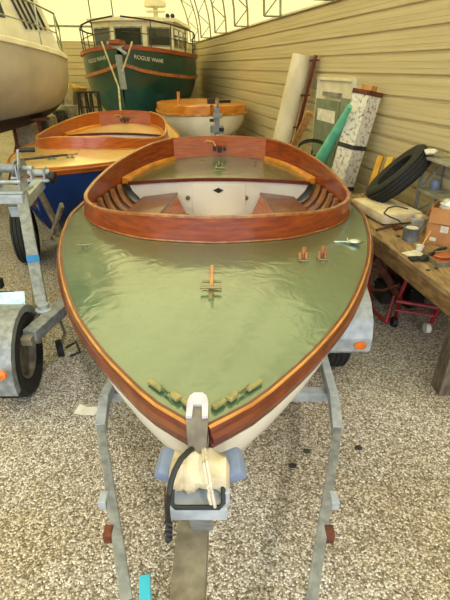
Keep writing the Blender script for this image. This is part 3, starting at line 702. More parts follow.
p = az(0, 283, .66); bm = B(); box(bm, W_(p+V((-.06, 0, .0))), (.16, .05, .08), bev=.01); box(bm, W_(pc+V((-.1, .09, .02))), (.3, .04, .04), bev=.005); beam(bm, W_(pc+V((-.1, .1, 0))), W_((wc.x-.25, wc.y, .35)), .05, .05); obj('tail_light_bracket', bm, 'black', lt)

# -------------------------------------------------- workbench and contents
BZ = .8
f0 = az(449, 292, BZ); f9 = az(373, 235, BZ); bd = (f9-f0).normalized(); bn = V((bd.y, -bd.x, 0))
q0 = f0-bd*.12; q9 = f9+bd*1.35
wb = thing('workbench', 'long heavy timber workbench with worn top along the right wall', 'workbench', (q0.x, q0.y, 0)); O4 = V((q0.x, q0.y, 0))
def X_(p): return V(p)-O4
DP = .82
bm = B()
for k in range(4):
    a = q0+bn*(DP*(k+.5)/4); b = q9+bn*(DP*(k+.5)/4); beam(bm, X_(a-V((0, 0, .02))), X_(b-V((0, 0, .02))), DP/4-.004, .04, .003)
obj('bench_top', bm, 'bench', wb)
bm = B(); beam(bm, X_(q0+bn*.03-V((0, 0, .1))), X_(q9+bn*.03-V((0, 0, .1))), .04, .12, .003); obj('front_apron', bm, 'benchdark', wb)
bm = B(); beam(bm, X_(q0+bn*(DP-.03)-V((0, 0, .115))), X_(q9+bn*(DP-.03)-V((0, 0, .115))), .04, .145, .003); obj('back_apron', bm, 'benchdark', wb)
for p in (q0+bd*.07, q9-bd*.1, (q0+q9)/2+bd*.6):
    for k in (.12, DP-.1):
        if k < .2 and p is not None and (p-q9).length > .3 and (p-q0).length > .3: continue
        bm = B(); c = p+bn*k; beam(bm, X_((c.x, c.y, .0)), X_((c.x, c.y, BZ-.04)), .1, .13, .005); obj('leg', bm, 'oldwood', wb)
def bz(u, v, e=0): return az(u, v, BZ+e)
RZ = atan2(-bd.x, bd.y)
# cushion
c = bz(386, 214, .05)
bm = B(); box(bm, None, (.42, .62, .1), mtx=Matrix.Translation(c+V((.03, .12, .01))) @ Matrix.Rotation(.25, 4, 'Z'), bev=.04)
tag(obj('folded_canvas', bm, 'cushion', None, True), 'folded cream canvas cushion lying at the far end of the workbench', 'cushion')
bm = B(); pts = [bz(u, v, .115) for u, v in ((408, 209), (396, 206), (388, 208), (384, 213), (390, 217), (398, 220), (402, 224))]; tube(bm, pts, .006, 6)
tag(obj('cable', bm, 'black', None, True), 'thin black cable curling over the folded cream canvas', 'cable')
bm = B(); c = bz(378, 231, 0); tube(bm, [bz(376, 230, .015), bz(392, 226, .015), bz(400, 226, .015)], .009, 6); box(bm, bz(398, 228, .012), (.1, .04, .02), .5, bev=.005)
tag(obj('clamp', bm, 'rust', None, True), 'small rusty clamp on the bench in front of the cream canvas', 'tool')
# bucket and can
c = bz(416, 236, 0)+V((.05, .12, 0)); bk = thing('bucket', 'white translucent bucket behind the grey paint can, beside the cardboard box', 'bucket', c)
bm = B(); lathe(bm, [(.055, .0), (.07, .12), (.075, .125), (.075, .135), (.069, .133), (.066, .12), (.05, .01), (.001, .01), (.001, 0)], seg=28); obj('bucket_body', bm, 'plastic', bk, True)
bm = B(); blob(bm, (.01, 0, .12), (.05, .045, .04), 2, .2, 5); obj('crumpled_rag', bm, 'canvas', bk, True)
c = bz(411, 241, 0)+V((0, .03, 0)); cn = thing('paint_can', 'grey metal paint can with pale lid near the front bench edge', 'paint can', c)
bm = B(); lathe(bm, [(.066, 0), (.068, .006), (.066, .01), (.066, .1), (.069, .104), (.069, .112), (.06, .112), (.058, .104), (.001, .104), (.001, 0)], seg=28); obj('can_body', bm, 'canmetal', cn, True)
bm = B(); lathe(bm, [(.001, .105), (.05, .105), (.05, .109), (.001, .11)], seg=24); obj('lid', bm, 'paper', cn, True)
# cardboard box
c = bz(424, 242, 0); bx = thing('cardboard_box', 'open brown cardboard box with white labels stuffed with clear plastic', 'box', c, .12)
bx.rotation_euler.z = -.6; BH = .3; BW = .34; BD = .24; th = .006; bm = B()
for y in (0, BD): box(bm, (BW/2, y, BH/2), (BW, th, BH))
for x in (0, BW): box(bm, (x, BD/2, BH/2), (th, BD, BH))
box(bm, (BW/2, BD/2, .003), (BW, BD, .006)); obj('box_body', bm, 'card', bx)
bm = B(); box(bm, None, (BW, .12, .005), mtx=Matrix.Translation((BW/2, -.016, BH-.06)) @ Matrix.Rotation(radians(82), 4, 'X')); obj('flap', bm, 'card', bx)
bm = B(); box(bm, None, (.1, BD, .005), mtx=Matrix.Translation((-.02, BD/2, BH-.045)) @ Matrix.Rotation(radians(-70), 4, 'Y')); obj('flap', bm, 'card', bx)
for (x, z, w, h) in ((.13, .135, .06, .055), (.06, .04, .05, .03)):
    bm = B(); box(bm, (x, -.005, z), (w, .002, h)); obj('white_label', bm, 'paper', bx)
bm = B(); blob(bm, (.16, .0, .0), (.13, .1, .06), 3, .14, 8); g_ = tag(obj('plastic_bag', bm, 'plastic', None, True, None), 'crumpled clear plastic bag sticking out of the cardboard box', 'bag'); g_.location = c+V((.07, .1, BH)); g_.rotation_euler.z = -.6
# stick in cup, paper, glove, tray
c = bz(419, 251, 0); bm = B(); lathe(bm, [(.024, 0), (.03, .05), (.028, .05), (.022, .004), (.001, .004), (.001, 0)], Matrix.Translation(c), 20); tag(obj('plastic_cup', bm, 'paper', None, True), 'small white cup holding a wooden stir stick on the bench', 'cup')
bm = B(); beam(bm, c+V((0, 0, .008)), bz(431, 231, .13), .012, .006); tag(obj('stir_stick', bm, 'plank', None), 'thin wooden stir stick leaning out of the small white cup', 'stick')
c = bz(414, 254, .002); bm = B(); box(bm, None, (.15, .12, .002), mtx=Matrix.Translation(c+V((0, 0, 0))) @ Matrix.Rotation(.4, 4, 'Z')); tag(obj('paper_towel', bm, 'paper', None), 'flat white paper towel under the small white cup', 'paper')
bm = B()
c = bz(424, 258, .02); blob(bm, c, (.07, .035, .02), 2, .25, 11, .3)
for k in range(4): tube(bm, [c+V((-.03, -.01+k*.01, 0)), c+V((-.1-.01*(k % 2), -.03+.02*k, -.008))], .009, 6)
tube(bm, [c+V((.03, 0, .01)), bz(437, 250, .03), bz(446, 248, .03)], .012, 6)
tag(obj('work_glove', bm, 'black', None, True), 'black crumpled work glove lying between the cup and wooden tray', 'glove')
c = bz(443, 262, 0); ty = thing('wooden_tray', 'shallow dark framed wooden tray with orange wood inside at the bench edge', 'tray', c+V((.03, .02, 0)), .1)
bm = B()
for (x, y, a, b_) in ((0, -.1, .26, .015), (0, .1, .26, .015), (-.13, 0, .015, .2), (.13, 0, .015, .2)): box(bm, (x, y, .02), (a, b_, .04), bev=.003)
obj('tray_frame', bm, 'galvworn', ty)
bm = B(); box(bm, (0, 0, .012), (.25, .19, .02), bev=.004); blob(bm, (0, .02, .035), (.09, .05, .02), 2, .1); obj('wood_block', bm, 'mahog_pale', ty)
rr = random.Random(5)
for k, (u, v) in enumerate(((398, 236), (436, 268), (428, 270))):
    bm = B(); blob(bm, bz(u, v, .006), (.018, .012, .007), 1, .2, k); tag(obj('debris', bm, 'dark', None), ('small dark scrap on the bench left of the paint can', 'small dark scrap below the wooden tray, nearest frame edge', 'small dark scrap on bench front below the glove')[k], 'scrap')
# tire on the bench against the wall
tc = az(398, 175, 1.14); ty_ = thing('tire', 'large worn tire leaning against the wall on the workbench', 'tire', (tc.x, tc.y, BZ))
wheel('tire_tread', ty_, (0, 0, tc.z-BZ), .35, .175, V((-.7, .2, .68)), None)
for k, (u, v) in enumerate(((381, 156), (391, 157))):
    p = aw(u, v, .12); b_ = V((p.x-.1, p.y-.1, BZ)); bm = B(); beam(bm, b_+V((0, 0, -.0)), p, .07, .035, .004); tag(obj('yellow_batten', bm, 'yellow', None), ('left one of two yellow boards leaning on wall behind the big tire', 'right one of two yellow boards leaning on wall behind the big tire')[k], 'board')
# shelf rack
sp = bz(414, 214, 0); rk_ = thing('shelf_rack', 'weathered grey open shelf rack standing on the workbench against the wall', 'shelf', sp, RZ)
W2, D2, H2 = .22, .55, .55
for (x, y) in ((0, 0), (W2, 0), (0, -D2), (W2, -D2)):
    bm = B(); beam(bm, (x, y, 0), (x, y, H2), .025, .025); obj('upright', bm, 'galv', rk_)
for z in (.25, .545):
    bm = B(); box(bm, (W2/2, -D2/2, z), (W2+.04, D2+.04, .025), bev=.004); obj('shelf_board', bm, 'shelf', rk_)
bm = B(); beam(bm, (0, 0, .02), (0, -D2*.5, .21), .012, .02); beam(bm, (0, 0, .27), (W2, 0, .52), .012, .02); obj('cross_brace', bm, 'galv', rk_)
p = sp+V((.12, -.05, .235)); bm = B(); blob(bm, p+V((0, 0, .06)), (.05, .06, .07), 2, .1, 3); tag(obj('tool_bag', bm, 'pad', None, True), 'small grey blue bag on the lower shelf of the grey rack', 'bag')
p = bz(412, 176, 0); bm = B(); blob(bm, sp+V((.02, -.02, .6)), (.06, .07, .03), 2, .2, 4); tag(obj('crumpled_paper', bm, 'paper', None, True), 'crumpled white wrapping on top of the grey shelf rack near the tire', 'paper')

# under the bench: red hand truck, hoses, crates
ht = thing('hand_truck', 'red tubular hand truck lying under the workbench', 'hand truck', az(400, 310, 0)); OH = az(400, 310, 0)
def H_(u, v, z): return az(u, v, z)-OH
bm = B(); tube(bm, [H_(372, 262, .4), H_(368, 285, .25), H_(372, 310, .1), H_(386, 322, .05), H_(396, 316, .05), H_(400, 295, .3), H_(410, 272, .5)], .018, 8); tube(bm, [H_(386, 322, .05), H_(394, 296, .28)], .014, 8); obj('frame_tube', bm, 'red', ht, True)
bm = B(); tube(bm, [H_(396, 301, .26), H_(438, 308, .26)], .02, 8); tube(bm, [H_(438, 308, .26), H_(429, 328, .03)], .018, 8); tube(bm, [H_(395, 310, .18), H_(434, 316, .18)], .014, 8); obj('cross_tube', bm, 'red', ht, True)
for (u, v) in ((394, 322), (427, 328)):
    bm = B(); lathe(bm, [(.001, -.02), (.045, -.02), (.045, .02), (.001, .02)], Matrix.Translation(H_(u, v, .045)) @ Matrix.Rotation(pi/2, 4, 'Y'), 18); obj('caster_wheel', bm, 'paper' if u > 400 else 'black', ht, True)
bm = B(); tube(bm, [az(370, 270, .35), az(380, 274, .3), az(392, 262, .35), az(404, 268, .35), az(408, 280, .3)], .012, 6); tube(bm, [az(372, 290, .15), az(384, 290, .2), az(400, 284, .3)], .012, 6)
tag(obj('hose', bm, 'hosered', None, True), 'faded red rubber hose looping under the workbench beside the boat', 'hose')
for k, (u, v, s, m_, lb) in enumerate(((384, 305, (.2, .2, .2), 'dark', 'dark wooden crate under the workbench behind the red hand truck'), (408, 308, (.22, .24, .22), 'black', 'black plastic bin under the middle of the workbench'), (436, 316, (.18, .22, .2), 'oldwood', 'grey wooden box under the workbench near its leg'), (374, 290, (.12, .12, .22), 'concrete', 'tan canister under the far end of the workbench'), (398, 290, (.24, .24, .3), 'rust', 'brown wooden crate at the back under the workbench'))):
    p = az(u, v, 0)+V((.06, .12, s[2]/2)); bm = B(); box(bm, p, s, RZ+.1*k, bev=.01)
    for e in (-.3, .3): box(bm, p+V((0, 0, e*s[2])), (s[0]+.02, s[1]+.02, .02), RZ+.1*k, bev=.003)
    tag(obj('storage_crate', bm, m_, None), lb, 'crate')
bm = B(); beam(bm, az(376, 258, .5), az(400, 300, .1), .06, .06, .004); tag(obj('timber_offcut', bm, 'rust', None), 'brown timber offcut propped diagonally under the workbench', 'timber')

# ------------------------------------------- things leaning on right wall
def lean(u0, v0, off0, u1, v1, y1, down=True):
    a = aw(u0, v0, off0); b = ay(u1, v1, y1); 
    if down: k = a.z/(a.z-b.z); b = a+(b-a)*k
    return a, b
a, b = lean(303, 55, .2, 281, 145, 7.55)
bm = B(); lathe(bm, [(.14, 0), (.16, 0), (.16, (a-b).length), (.14, (a-b).length), (.14, .02)], rodm(b, a), 32, closed=True); tag(obj('cardboard_tube', bm, 'tubewhite', None, True), 'tall thick cream tube leaning against the siding', 'tube')
a, b = lean(316, 55, .08, 294, 145, 7.5)
sp_ = thing('spar', 'long brown wooden spar with bolts leaning right beside the cream tube', 'spar', b)
bm = B(); beam(bm, (0, 0, 0), a-b, .07, .05, .006, V((1, 0, 0))); obj('spar_body', bm, 'mahog_dark', sp_)
for t in (.97, .76, .55, .45):
    bm = B(); p = (a-b)*t; tube(bm, [p+V((-.09, -.04, 0)), p+V((.06, -.02, .0))], .014, 6); obj('bolt', bm, 'rust', sp_, True)
a, b = lean(310, 112, .3, 294, 145, 7.2); bm = B(); beam(bm, b, a, .1, .04, .004, V((0, 1, 0))); tag(obj('wood_plank', bm, 'plank', None), 'short orange timber plank leaning between the spar and the grey panel', 'plank')
# electric box in the wall
A0, A1 = aw(322, 77, .0), aw(357, 76, .0); A2 = aw(351, 140, 0)
ww = (A1-A0).length; hh = .95; zc = A0.z
wt = thing('wall_cabinet', 'recessed white framed cabinet opening on the siding wall', 'cabinet', (A0.x, A0.y, A0.z-hh), atan2(AD.y, AD.x))
bm = B()                                # local: +x along the wall away from the camera, +y into the room
s = -1
for (x, z, w, h) in ((0, hh/2, .035, hh), (-ww, hh/2, .035, hh), (-ww/2, hh-.015, ww, .035), (-ww/2, .015, ww, .035)): box(bm, (x, .03, z), (w, .06, h))
obj('cabinet_frame', bm, 'frame', wt)
bm = B(); box(bm, (-ww/2, .012, hh/2), (ww, .01, hh)); obj('cabinet_back', bm, 'frame', wt)
bm = B(); box(bm, (-ww*.45, .04, hh*.78), (ww*.5, .05, .05)); box(bm, (-ww*.3, .04, hh*.6), (.08, .06, .2)); obj('conduit_box', bm, 'shelf', wt)
for k, (u0, v0, u1, v1, lb, hgt, wd) in enumerate(((317, 98, 341, 98, 'grey green board with pale paper label leaning below the cabinet', 1.4, 0), (342, 98, 353, 98, 'narrow dark grey board leaning behind the teal tube', 1.3, 0))):
    a = aw(u0, v0, .22+.03*k); b = aw(u1, v1, .22+.03*k); wd = (a-b).length; th_ = thing('leaning_board', lb, 'board', ((a+b)/2).to_tuple()[:2]+(0,), atan2(AD.y, AD.x))
    z = a.z; bm = B(); box(bm, None, (wd, .02, z), mtx=Matrix.Translation((0, .0, z/2))); obj('board', bm, 'panel', th_)
    if k == 0:
        bm = B(); box(bm, (0, .012, z-.2), (wd*.75, .003, .15)); obj('paper_label', bm, 'paper', th_)
# teal tube
a = aw(350, 106, .45); b = ay(318, 165, 5.9); k_ = a.z/(a.z-b.z); b = a+(b-a)*k_
bm = B(); lathe(bm, [(.001, 0), (.11, .0), (.1, (a-b).length*.5), (.03, (a-b).length), (.001, (a-b).length)], rodm(b, a), 24); tag(obj('teal_tube', bm, 'teal', None, True), 'tapered teal green tube leaning across the wall behind the coaming', 'tube')
# peeling square post
a = aw(368, 92, .2); b = ay(345, 170, 5.45); k_ = a.z/(a.z-b.z); b = a+(b-a)*k_
pp = thing('square_post', 'square timber post with peeling white paint leaning against the wall', 'post', b)
LL = (a-b).length; mt = Matrix.Translation(-b) @ rodm(b, a) @ Matrix.Rotation(radians(28), 4, 'Z')
bm = B(); box(bm, None, (.235, .235, LL), mtx=mt @ Matrix.Translation((0, 0, LL/2)), bev=.012); obj('post_body', bm, 'peel', pp)
for t in (.93, .68, .42):
    bm = B(); box(bm, None, (.25, .25, .05), mtx=mt @ Matrix.Translation((0, 0, LL*t if t < .9 else LL-.01)), bev=.004); obj('band', bm, 'dark' if t < .9 else 'rust', pp)
bm = B(); box(bm, None, (.16, .1, .06), mtx=mt @ Matrix.Translation((0, 0, LL+.04)), bev=.006); obj('wood_block', bm, 'plank', pp)
# coil of wire behind coaming
c = ay(312, 150, 6.3); bm = B()
for k in range(4):
    tube(bm, [c+V((.2*cos(2*pi*j/20), .12*sin(2*pi*j/20)*.5, .1*sin(2*pi*j/20)+.012*k)) for j in range(21)], .008, 5)
for k in range(3): tube(bm, [c+V((.12*(k-1), 0, 0)), V((c.x+.12*(k-1), c.y+.1, 0))], .012, 5)
tag(obj('wire_coil', bm, 'dark', None, True), 'tangled dark wire coil behind the mahogany coaming near the teal tube', 'wire')

# ----------------------------------------------- white motorboat at left
wbt = thing('motorboat', 'large off white motorboat hull with dark red bottom at upper left', 'boat', (-3.2, 9.4, 0), radians(142))
HBw = [(0, .05), (.12, .45), (.35, .8), (.8, 1.15), (1.6, 1.42), (3, 1.55), (5, 1.45), (6.5, 1.1)]
zsw = lambda d: 2.2+.14*d
ZKw = [(0, 1.55), (.3, 1.3), (1, 1.1), (3, .9), (6.5, .95)]
fw = hull_fn(HBw, zsw, ZKw, [(0, 3), (6.5, 3)])
dsw = [6.5*(k/30)**1.5 for k in range(31)]
def strip(q0, q1, off, n=10):
    bm = B()
    for sd in (-1, 1): grid(bm, [[fw(d, q0+(q1-q0)*j/n, sd, off) for j in range(n+1)] for d in dsw])
    return bm
obj('hull', strip(0, .8, 0), 'hulloff', wbt, True); obj('boot_stripe', strip(.77, .81, .012, 2), 'black', wbt, True); obj('red_bottom', strip(.8, 1, 0), 'redbottom', wbt, True)
bm = B(); rows = []
for d in dsw: rows.append([fw(d, 0, -1)*(1-j/8)+fw(d, 0, 1)*(j/8)+V((0, 0, .03+.06*sin(pi*j/8))) for j in range(9)])
grid(bm, rows); obj('deck', bm, 'hulloff', wbt, True)
bm = B()
for sd in (-1, 1): grid(bm, [[fw(d, 0, sd, .0)+V((0, 0, .05)), fw(d, 0, sd, .04)+V((0, 0, .03)), fw(d, 0, sd, .04)+V((0, 0, -.03)), fw(d, 0, sd, 0)+V((0, 0, -.04))] for d in dsw])
obj('toe_rail', bm, 'frame', wbt, True)
# cabin: tapered house
def frus(bm, x0, x1, d0, d1, z0, z1, ins=.12, insf=.3):
    a = [bm.verts.new(p) for p in ((x0, d0, z0), (x1, d0, z0), (x1, d1, z0), (x0, d1, z0))]; b = [bm.verts.new(p) for p in ((x0+ins, d0+insf, z1), (x1-ins, d0+insf, z1), (x1-ins, d1-ins, z1), (x0+ins, d1-ins, z1))]
    bm.faces.new(a[::-1]); bm.faces.new(b)
    for i in range(4): bm.faces.new((a[i], a[(i+1) % 4], b[(i+1) % 4], b[i]))
    return bm
bm = frus(B(), -.95, .95, .5, 6, 2.25, 3.7, .18, .45); hs = obj('cabin', bm, 'frame', wbt)
bm = B()
for sd in (-1, 1):
    x = lambda z: sd*(.95-.18*(z-2.25)/1.45+.006)
    for (d0, d1, z0, z1) in ((1.35, 2.6, 2.75, 3.45), (2.8, 5.2, 2.75, 3.45)):
        vs = [bm.verts.new(p) for p in ((x(z0), d0, z0), (x(z0), d1, z0), (x(z1), d1, z1), (x(z1), d0+.1, z1))]; bm.faces.new(vs)
obj('side_window', bm, 'glass', hs)
bm = B(); fy = lambda z: .5+.45*(z-2.25)/1.45-.006
for (x0, x1) in ((-.8, -.05), (.05, .8)): bm.faces.new([bm.verts.new(p) for p in ((x0, fy(2.75), 2.75), (x1, fy(2.75), 2.75), (x1*.95, fy(3.4), 3.4), (x0*.95, fy(3.4), 3.4))])
obj('front_window', bm, 'glass', hs)
bm = B()
for k in range(5):
    tube(bm, [(-.925, .72+k*.085, 2.62), (-.855, .9+k*.085, 3.15)], .02, 6)
obj('louvre', bm, 'dark', hs, True)
bm = B()
for sd in (-1, 1):
    tp = []
    for d in (.15, .5, 1.0, 1.8, 2.8, 4.0, 5.2):
        p = fw(d, 0, sd, -.08); t = p+V((0, 0, .6 if d > .2 else .45)); tp.append(t); tube(bm, [p, t], .014, 6)
    tube(bm, tp, .016, 6); tube(bm, [q-V((0, 0, .28)) for q in tp], .01, 6)
obj('guard_rail', bm, 'chrome', wbt, True)
bm = B(); box(bm, (.2, .35, 2.85), (.16, .14, .2), bev=.03); tube(bm, [(.2, .35, 2.3), (.2, .35, 2.9)], .03, 8); obj('anchor_winch', bm, 'galv', wbt)
for k, (d, sd) in enumerate(((.9, -1), (.9, 1), (2.4, -1), (2.4, 1), (4.6, -1), (4.6, 1))):
    p = fw(d, .85, sd, 0); bm = B(); pw = p
    tube(bm, [(p.x, p.y, p.z), (p.x*1.1, p.y, .0)], .035, 8); box(bm, (p.x, p.y, p.z-.03), (.3, .3, .04), bev=.01)
    for e in (-.3, .3): tube(bm, [(p.x*1.05, p.y, p.z*.6), (p.x*1.1+e, p.y+e*.6, 0)], .02, 6)
    obj('jack_stand', bm, 'rust', wbt)

# ---------------------------------------------------- green trawler behind
gb = thing('fishing_boat', 'dark green trawler with cream wheelhouse and tan rub rail, bow towards the viewer', 'boat', (-2.55, 12.0, 0), radians(-4))
HBg = [(0, .06), (.15, .42), (.4, .8), (.8, 1.15), (1.4, 1.42), (2.2, 1.52), (3.5, 1.4), (5.6, 1.0)]
zsg = lambda d: 2.36+.16*max(0, 1-d/2.0)**2
ZKg = [(0, 1.1), (.2, .7), (.6, .5), (1.5, .4), (5.6, .4)]
fg = hull_fn(HBg, zsg, ZKg, [(0, 1.5), (.6, 2.2), (1.2, 3.0), (3, 3.4), (5.6, 3.4)])
dsg = [5.6*(k/32)**1.5 for k in range(33)]
def gstrip(q0, q1, off, n=8, dd=dsg):
    bm = B()
    for sd in (-1, 1): grid(bm, [[fg(d, q0+(q1-q0)*j/n, sd, off) for j in range(n+1)] for d in dd])
    bmesh.ops.remove_doubles(bm, verts=bm.verts[:], dist=.001)
    return bm
obj('hull', gstrip(0, .5, 0), 'greenhull', gb, True); obj('antifouled_bottom', gstrip(.5, 1, 0), 'antifoul', gb, True)
def gband(q, h, o, m, nm):
    bm = B()
    for sd in (-1, 1): grid(bm, [[fg(d, q, sd, 0)+V((0, 0, h)), fg(d, q, sd, o)+V((0, 0, h)), fg(d, q, sd, o)+V((0, 0, -h)), fg(d, q, sd, 0)+V((0, 0, -h))] for d in dsg])
    obj(nm, bm, m, gb)
gband(0, .045, .06, 'mahog', 'cap_rail'); gband(.27, .04, .05, 'cap', 'rub_rail')
bm = B(); rows = [[fg(d, .04, -1)*(1-j/6)+fg(d, .04, 1)*(j/6) for j in range(7)] for d in dsg]; grid(bm, rows); obj('deck', bm, 'shelf', gb)
# wheelhouse
bm = B(); hx = 1.08; z0, z1 = 2.3, 3.12; d0, d1 = .95, 4.2
plan = [(-hx, d1), (-hx, d0+.45), (-.42, d0), (.42, d0), (hx, d0+.45), (hx, d1)]
prism(bm, plan, z0, z1); wh = obj('wheelhouse', bm, 'frame', gb)
def pane(a, b, zz0, zz1, ins, nm='window_pane'):
    a, b = V((a[0], a[1], 0)), V((b[0], b[1], 0)); t = (b-a).normalized(); n = V((t.y, -t.x, 0)); L_ = (b-a).length
    bm = B(); c = (a+b)/2+n*.008; mtx = Matrix.Translation((c.x, c.y, (zz0+zz1)/2)) @ Matrix.Rotation(atan2(t.y, t.x), 4, 'Z'); box(bm, None, (L_-2*ins, .02, zz1-zz0), mtx=mtx, bev=.008); fr = obj('window_frame', bm, 'shelf', wh)
    bm = B(); box(bm, None, (L_-2*ins-.07, .03, zz1-zz0-.07), mtx=mtx, bev=.004); obj(nm, bm, 'glass', fr)
    return
pane(plan[1], plan[2], 2.56, 3.0, .07); pane(plan[2], plan[3], 2.56, 3.0, .05); pane(plan[3], plan[4], 2.56, 3.0, .07)
for k in range(3):
    y0 = d0+.5+k*.8; pane((hx, y0), (hx, y0+.7), 2.56, 3.0, .04); pane((-hx, y0+.7), (-hx, y0), 2.56, 3.0, .04)
bm = B(); prism(bm, [(x*1.1, d0-.12 if y == d0 else y-.05) for x, y in plan], z1, z1+.08); obj('wheelhouse_roof', bm, 'frame', gb)
bm = B(); tube(bm, [(.55, 1.9, 3.15), (.55, 1.9, 3.95)], .06, 10); lathe(bm, [(.001, 0), (.28, 0), (.3, .06), (.26, .16), (.12, .2), (.001, .2)], Matrix.Translation((.55, 1.9, 3.5)), 24); box(bm, (.55, 1.9, 3.4), (.5, .3, .03), bev=.01); mo = obj('radar_mast', bm, 'frame', gb, True)
bm = B()
for x in (.95, 1.08): lathe(bm, [(.001, -.04), (.05, -.04), (.055, .04), (.001, .045)], Matrix.Translation((x, 1.5, 3.26)) @ Matrix.Rotation(pi/2, 4, 'X'), 14)
obj('search_light', bm, 'black', gb, True)
bm = B()
for x in (-1.05, -.45): tube(bm, [(x, 1.4, 2.6), (x-.12, 1.4, 5.6)], .014, 6)
obj('whip_antenna', bm, 'dark', gb, True)
# pulpit rail
bm = B()
for sd in (-1, 1):
    tp = []
    for d in (.02, .35, .8, 1.4, 2.2, 3.4, 5.0):
        p = fg(d, 0, sd, -.03); t = p+V((sd*.02, -.02, .62-.02*d)); tp.append(t)
        if d > .1: tube(bm, [p, t], .014, 6)
    tube(bm, tp, .02, 6); tube(bm, [q-V((0, 0, .3)) for q in tp], .01, 6)
obj('guard_rail', bm, 'dark', gb, True)
# bowsprit roller, anchor, tie ropes
bm = B(); box(bm, (0, -.12, 2.6), (.26, .55, .1), bev=.02); tube(bm, [(-.12, -.36, 2.58), (.12, -.36, 2.58)], .05, 10); obj('anchor_roller', bm, 'mahog', gb)
bm = B(); beam(bm, (0, -.14, 2.35), (.03, -.04, 1.6), .16, .05, .01, V((0, 1, 0))); beam(bm, (-.0, -.3, 2.52), (.24, -.3, 2.36), .1, .06, .02); beam(bm, (0, -.28, 2.48), (-.2, -.3, 2.6), .08, .06, .02); obj('anchor', bm, 'galvlight', gb)
bm = B()
for a, b_ in (((-.38, -.1, 2.62), (.02, -.45, 1.65)), ((.36, -.1, 2.62), (.08, -.2, 2.0)), ((.02, -.45, 1.65), (.16, -1.0, .95))): tube(bm, [a, b_], .022, 6)
obj('bow_line', bm, 'canvas', gb, True)
def hulltext(txt, side, d_start, q_top, size):
    cu = bpy.data.curves.new('t', 'FONT'); cu.body = txt; cu.size = size; cu.align_x = 'LEFT'
    to = bpy.data.objects.new('t', cu); C.objects.link(to); bpy.context.view_layer.update()
    me = bpy.data.meshes.new_from_object(to.evaluated_get(bpy.context.evaluated_depsgraph_get()))
    W0 = max(v.co.x for v in me.vertices); bpy.data.objects.remove(to)
    # arc length table along the hull
    tb = [(0, 0)]; L_ = 0; pv = fg(0, q_top, 1)
    for k in range(1, 200):
        d = k*.02; p = fg(d, q_top, 1); L_ += (V((p.x, p.y, 0))-V((pv.x, pv.y, 0))).length; tb.append((L_, d)); pv = p
    s0 = [a for a, d in tb if d >= d_start][0]
    for v in me.vertices:
        s = s0+(v.co.x if side > 0 else W0-v.co.x)
        d = tb[-1][1]
        for i in range(len(tb)-1):
            if tb[i][0] <= s <= tb[i+1][0]: d = tb[i][1]+(tb[i+1][1]-tb[i][1])*(s-tb[i][0])/(tb[i+1][0]-tb[i][0]+1e-9); break
        z0_, z1_ = zsg(d), itp(ZKg, d); q = q_top-(v.co.y)/(z0_-z1_)
        v.co = fg(d, max(0, q), side, .015)
    me.materials.append(M['paper']); o = bpy.data.objects.new('name_lettering', me); C.objects.link(o); o.parent = gb
hulltext('ROGUE WAVE', 1, .1, .14, .12); hulltext('ROGUE WAVE', -1, .14, .14, .12)
for k, (d, sd) in enumerate(((.5, -1), (1.6, -1), (1.6, 1), (4, -1), (4, 1))):
    p = fg(d, .9, sd, 0); bm = B(); tube(bm, [(p.x, p.y, p.z), (p.x*1.2, p.y, 0)], .04, 8)
    for e in (-.35, .35): tube(bm, [(p.x*1.1, p.y, p.z*.7), (p.x*1.2+e, p.y+e*.5, 0)], .022, 6)
    obj('jack_stand', bm, 'dark', gb)
bm = B(); box(bm, (0, 2.6, .35), (.3, 4.6, .74), bev=.03); obj('keel', bm, 'antifoul', gb)

# ------------------------------------------------ clutter behind blue boat
yd = thing('dinghy', 'small yellow topped white dinghy far back between motorboat and trawler', 'boat', ay(72, 95, 15.2).to_tuple()[:2]+(0,), radians(20))
zc = ay(72, 90, 15.2).z
fy_ = hull_fn([(0, .05), (.2, .35), (.7, .5), (2, .5)], lambda d: zc+.05*max(0, 1-d), [(0, zc-.4), (.5, zc-.55), (2, zc-.5)], [(0, 1.6), (2, 2.4)])
bm = B()
for sd in (-1, 1): grid(bm, [[fy_(2*k/14, q/6, sd) for q in range(7)] for k in range(15)])
obj('hull', bm, 'hulloff', yd, True)
bm = B(); grid(bm, [[fy_(2*k/14, 0, -1, .03)*(1-j/6)+fy_(2*k/14, 0, 1, .03)*(j/6)+V((0, 0, .12*sin(pi*j/6))) for j in range(7)] for k in range(15)])
for sd in (-1, 1): grid(bm, [[fy_(2*k/14, 0, sd, .04), fy_(2*k/14, .25, sd, .04)] for k in range(15)])
obj('yellow_cover', bm, 'yellow', yd, True)
bm = B()
for x in (-.35, .35):
    for y in (.3, 1.7): tube(bm, [(x, y, 0), (x*.8, y, zc-.3)], .03, 6)
obj('cradle', bm, 'oldwood', yd)
lbs = ['black tubular sawhorse stand left of the trawler bow, nearer the motorboat', 'black tubular sawhorse stand left of the trawler bow, nearer the trawler']
for k, (u, v) in enumerate(((84, 108), (96, 108))):
    p = ay(u, v, 11.0); zt = ay(u, 92, 11.0).z; bm = B()
    for sx in (-.12, .12):
        for sy in (-.2, .2): tube(bm, [(sx, sy, 0), (sx*.7, sy*.3, zt)], .022, 6)
        tube(bm, [(sx*.85, -.1, zt*.5), (sx*.85, .1, zt*.5)], .016, 6)
    tube(bm, [(-.13, 0, zt), (.13, 0, zt)], .03, 6); tube(bm, [(-.12, 0, zt*.8), (.12, 0, zt*.8)], .02, 6)
    o = tag(obj('sawhorse', bm, 'dark', None), lbs[k], 'stand'); o.location = (p.x, p.y, 0)
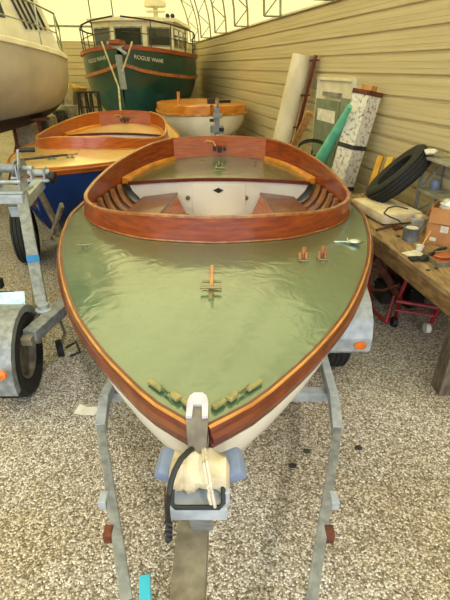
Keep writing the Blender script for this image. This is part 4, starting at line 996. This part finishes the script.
items = [(28, 132, 9.2, (.34, .3, .42), 'concrete', 'pale concrete block under the motorboat, leftmost of the row', 'concrete_block', 'block'),
         (42, 128, 9.6, (.26, .26, .4), 'dark', 'dark covered outboard engine beside the pale concrete block', 'outboard_engine', 'engine'),
         (51, 124, 9.9, (.26, .22, .42), 'concrete', 'grey covered outboard engine behind the varnished coaming edge', 'outboard_engine', 'engine'),
         (60, 119, 10.2, (.24, .24, .46), 'dark', 'dark outboard engine third in the row under motorboat end', 'outboard_engine', 'engine'),
         (70, 115, 10.5, (.28, .26, .5), 'galvworn', 'tan grey outboard engine nearest the black sawhorses', 'outboard_engine', 'engine')]
for k, (u, v, y, s, m_, lb, nm, ct) in enumerate(items):
    p = ay(u, v, y); zt = p.z+s[2]*.4
    t = thing(nm, lb, ct, (p.x, p.y, 0), .2*k)
    if ct == 'block':
        bm = B(); box(bm, (0, 0, zt/2), (s[0], s[1], zt), bev=.02); box(bm, (0, 0, zt/2), (s[0]+.02, s[1]+.02, .03), bev=.005); obj('block_body', bm, m_, t)
    else:
        bm = B(); box(bm, (0, 0, zt-.14), (s[0], s[1]*1.2, .3), bev=.07); obj('cowling', bm, m_, t, True)
        bm = B(); tube(bm, [(0, 0, zt-.25), (0, .02, .25)], .06, 8); box(bm, (0, .06, .2), (.05, .3, .16), bev=.02); box(bm, (0, -.12, zt*.5), (.2, .06, .2), bev=.01); obj('drive_leg', bm, 'galvworn', t)
        bm = B(); tube(bm, [(-.13, -.1, 0), (0, -.02, zt*.55), (.13, -.1, 0)], .02, 6); tube(bm, [(0, .3, 0), (0, .02, zt*.55)], .02, 6); obj('stand_leg', bm, 'oldwood', t)

# ------------------------------------------------------------------- light
w = bpy.data.worlds.new('world'); S.world = w; w.use_nodes = True
n = w.node_tree.nodes; l = w.node_tree.links; bg = n['Background']; bg.inputs[1].default_value = 1.7
bg.inputs[0].default_value = (.86, .93, 1.0, 1)
sd_ = bpy.data.lights.new('sun', 'SUN'); sd_.energy = .8; sd_.angle = radians(3); sd_.color = (1, .95, .85)
so = bpy.data.objects.new('sun', sd_); C.objects.link(so); so.rotation_euler = (radians(35), radians(15), 0)
S.view_settings.view_transform = 'Standard'; S.view_settings.look = 'None'; S.view_settings.gamma = 1
S.view_settings.exposure = .7
S.cycles.use_denoising = True; S.cycles.max_bounces = 8; S.cycles.diffuse_bounces = 5; S.cycles.transmission_bounces = 4
S.cycles.sample_clamp_indirect = 0
